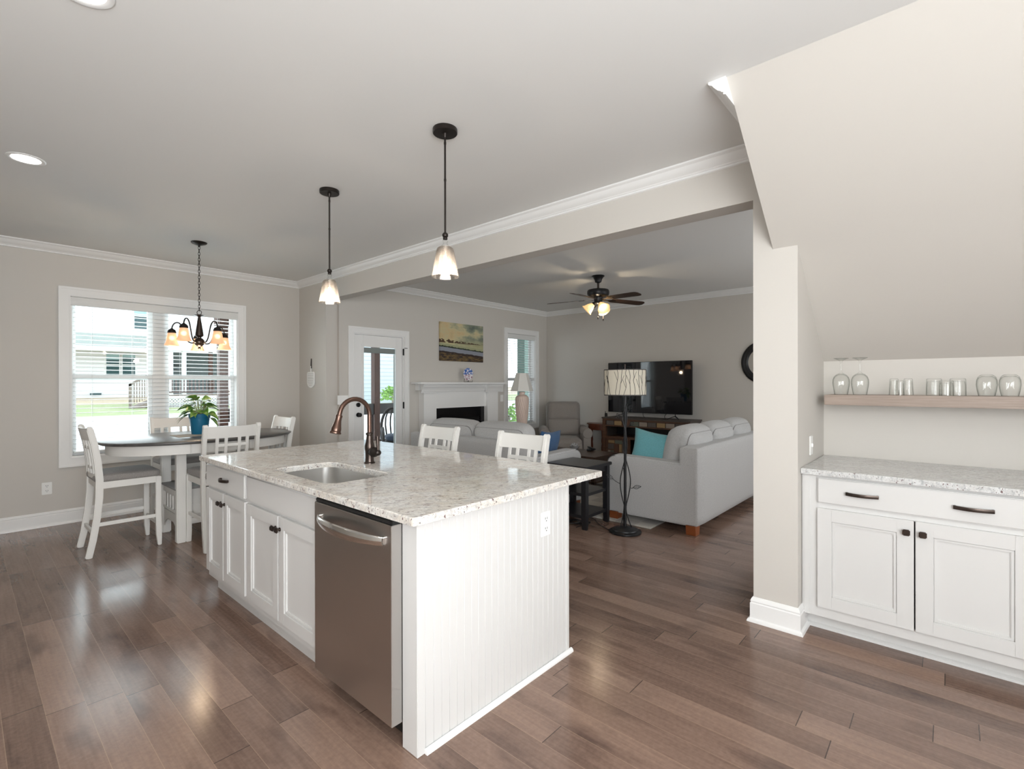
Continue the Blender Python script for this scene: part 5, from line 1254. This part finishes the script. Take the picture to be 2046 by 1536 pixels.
# pale house seen through the glass door
r = thing('neighbour_house', 'pale blue-white sided house wall seen through the glass door', 'house', (13, 22, .4))
MB().box(11.5, 17.0, 22, 30, .30, 7.5).build('wall', M['siding2'], r, smooth=0)
MB().box(16.98, 17.2, 21.97, 22.3, .30, 7.5).build('corner_board', M['trim'], r, smooth=0)
MB().prism([(21.2, 7.4), (26, 9.8), (30.8, 7.4)], 'X', 11, 17.6).build('roof', M['roof'], r, smooth=0)
def bush(label, c, R_, n, seed):
    random.seed(seed); r = thing('bush', label, 'bush', c); b = MB()
    for i in range(n):
        a, e = random.uniform(0, 2*PI), random.uniform(-.1, 1.4); rr = R_*random.uniform(.5, 1)
        p = Vector((c[0]+rr*math.cos(a)*math.cos(e), c[1]+rr*math.sin(a)*math.cos(e), c[2]+R_*.55+rr*math.sin(e)*.9))
        leaf(b, p, (random.uniform(-1, 1), random.uniform(-1, 1), random.uniform(-.2, 1)), R_*.22, R_*.12, .2, random.uniform(0, 3))
    b.build('foliage', mat('spring_green_leaf', (.20, .36, .07), .6), r, smooth=0)
    MB().tube([c, (c[0], c[1], c[2]+R_)], .03*R_*2, 6).build('stem', M['greywood'], r)
bush('bright green bush beside the pale house seen through the glass door', (12.9, 18.6, .38), .62, 500, 2)
bush('low green shrub outside the living room window', (10.9, 9.8, -.25), .7, 300, 5)
# back porch of this house
def deck_thing():
    r = thing('back_porch', 'roofed back porch with brown posts and a dark railing outside the glass door', 'porch', (6, 8, -.15))
    MB().box(3.35, 9.4, 6.02, 10.3, -.16, -.06).build('deck_floor', M['greywood'], r, smooth=0)
    MB().box(3.2, 9.6, 6.02, 10.45, 2.72, 2.80).build('ceiling', M['trim'], r, smooth=0)
    MB().box(3.2, 9.6, 10.15, 10.35, 2.50, 2.72).build('beam', M['decking'], r, smooth=0)
    for x in (3.24, 6.55, 9.3): MB().box(x, x+.15, 10.17, 10.32, -.1, 2.55).build('post', M['decking'], r, smooth=0)
    b = MB(); b.box(3.3, 9.4, 10.19, 10.30, .68, .93); b.box(3.3, 9.4, 10.22, 10.27, .02, .07)
    x = 3.45
    while x < 9.3: b.box(x, x+.04, 10.23, 10.27, .05, .80); x += .62
    b.build('railing', M['porchdark'], r, smooth=0)
deck_thing()
r = thing('porch_chair', 'dark wicker porch chair with a slatted back and slate cushion behind the glass door', 'chair', (5.52, 7.75, -.06))
base.pop(r.name, None); r.rotation_euler = (0, 0, math.radians(150))
b = MB(); b.rbox((0, .02, .30), (.30, .28, .12), .04, 6); b.build('seat_frame', M['wicker'], r, 60, True)
for s in (-1, 1): MB().tube([(s*.30, .30, 0), (s*.31, .29, .40), (s*.31, .24, .58), (s*.31, -.22, .60), (s*.27, -.30, .62), (s*.25, -.30, 0)], .028, 8, 2).build('arm', M['wicker'], r, 60, True)
b = MB()
for i in range(6): u = (i-2.5)/2.5; b.tube([(u*.20, -.28, .40), (u*.24, -.33, .75), (u*.17, -.36, .96)], .017, 6, 1)
b.tube([(-.30, -.30, .40), (-.31, -.33, .75), (-.20, -.36, .97), (0, -.37, 1.01), (.20, -.36, .97), (.31, -.33, .75), (.30, -.30, .40)], .026, 8, 2); b.build('back', M['wicker'], r, 60, True)
MB().rbox((0, .04, .46), (.25, .25, .05), .04, 8, (0, 0, .02)).build('cushion', M['cushion'], r, 70, True)
r = thing('porch_table', 'small dark round table on the back porch left of the wicker chair', 'table', (4.50, 7.85, -.06)); base.pop(r.name, None)
MB().cyl((0, 0, .60), .24, .03, seg=32).build('table_top', M['porchdark'], r, 38, True)
for i in range(3): a = i*2.09; MB().tube([(.20*math.cos(a), .20*math.sin(a), 0), (.05*math.cos(a), .05*math.sin(a), .32), (.16*math.cos(a), .16*math.sin(a), .59)], .015, 8, 2).build('leg', M['porchdark'], r, 60, True)
r = thing('porch_column', 'sage green square column standing outside the living room window', 'column', (8.63, 7.3, -.06))
MB().box(8.53, 8.75, 7.2, 7.42, -.06, 2.72, .004).build('shaft', M['greenpost'], r, smooth=0); MB().box(8.50, 8.78, 7.17, 7.45, -.06, .14, .004).build('plinth', M['greenpost'], r, smooth=0)
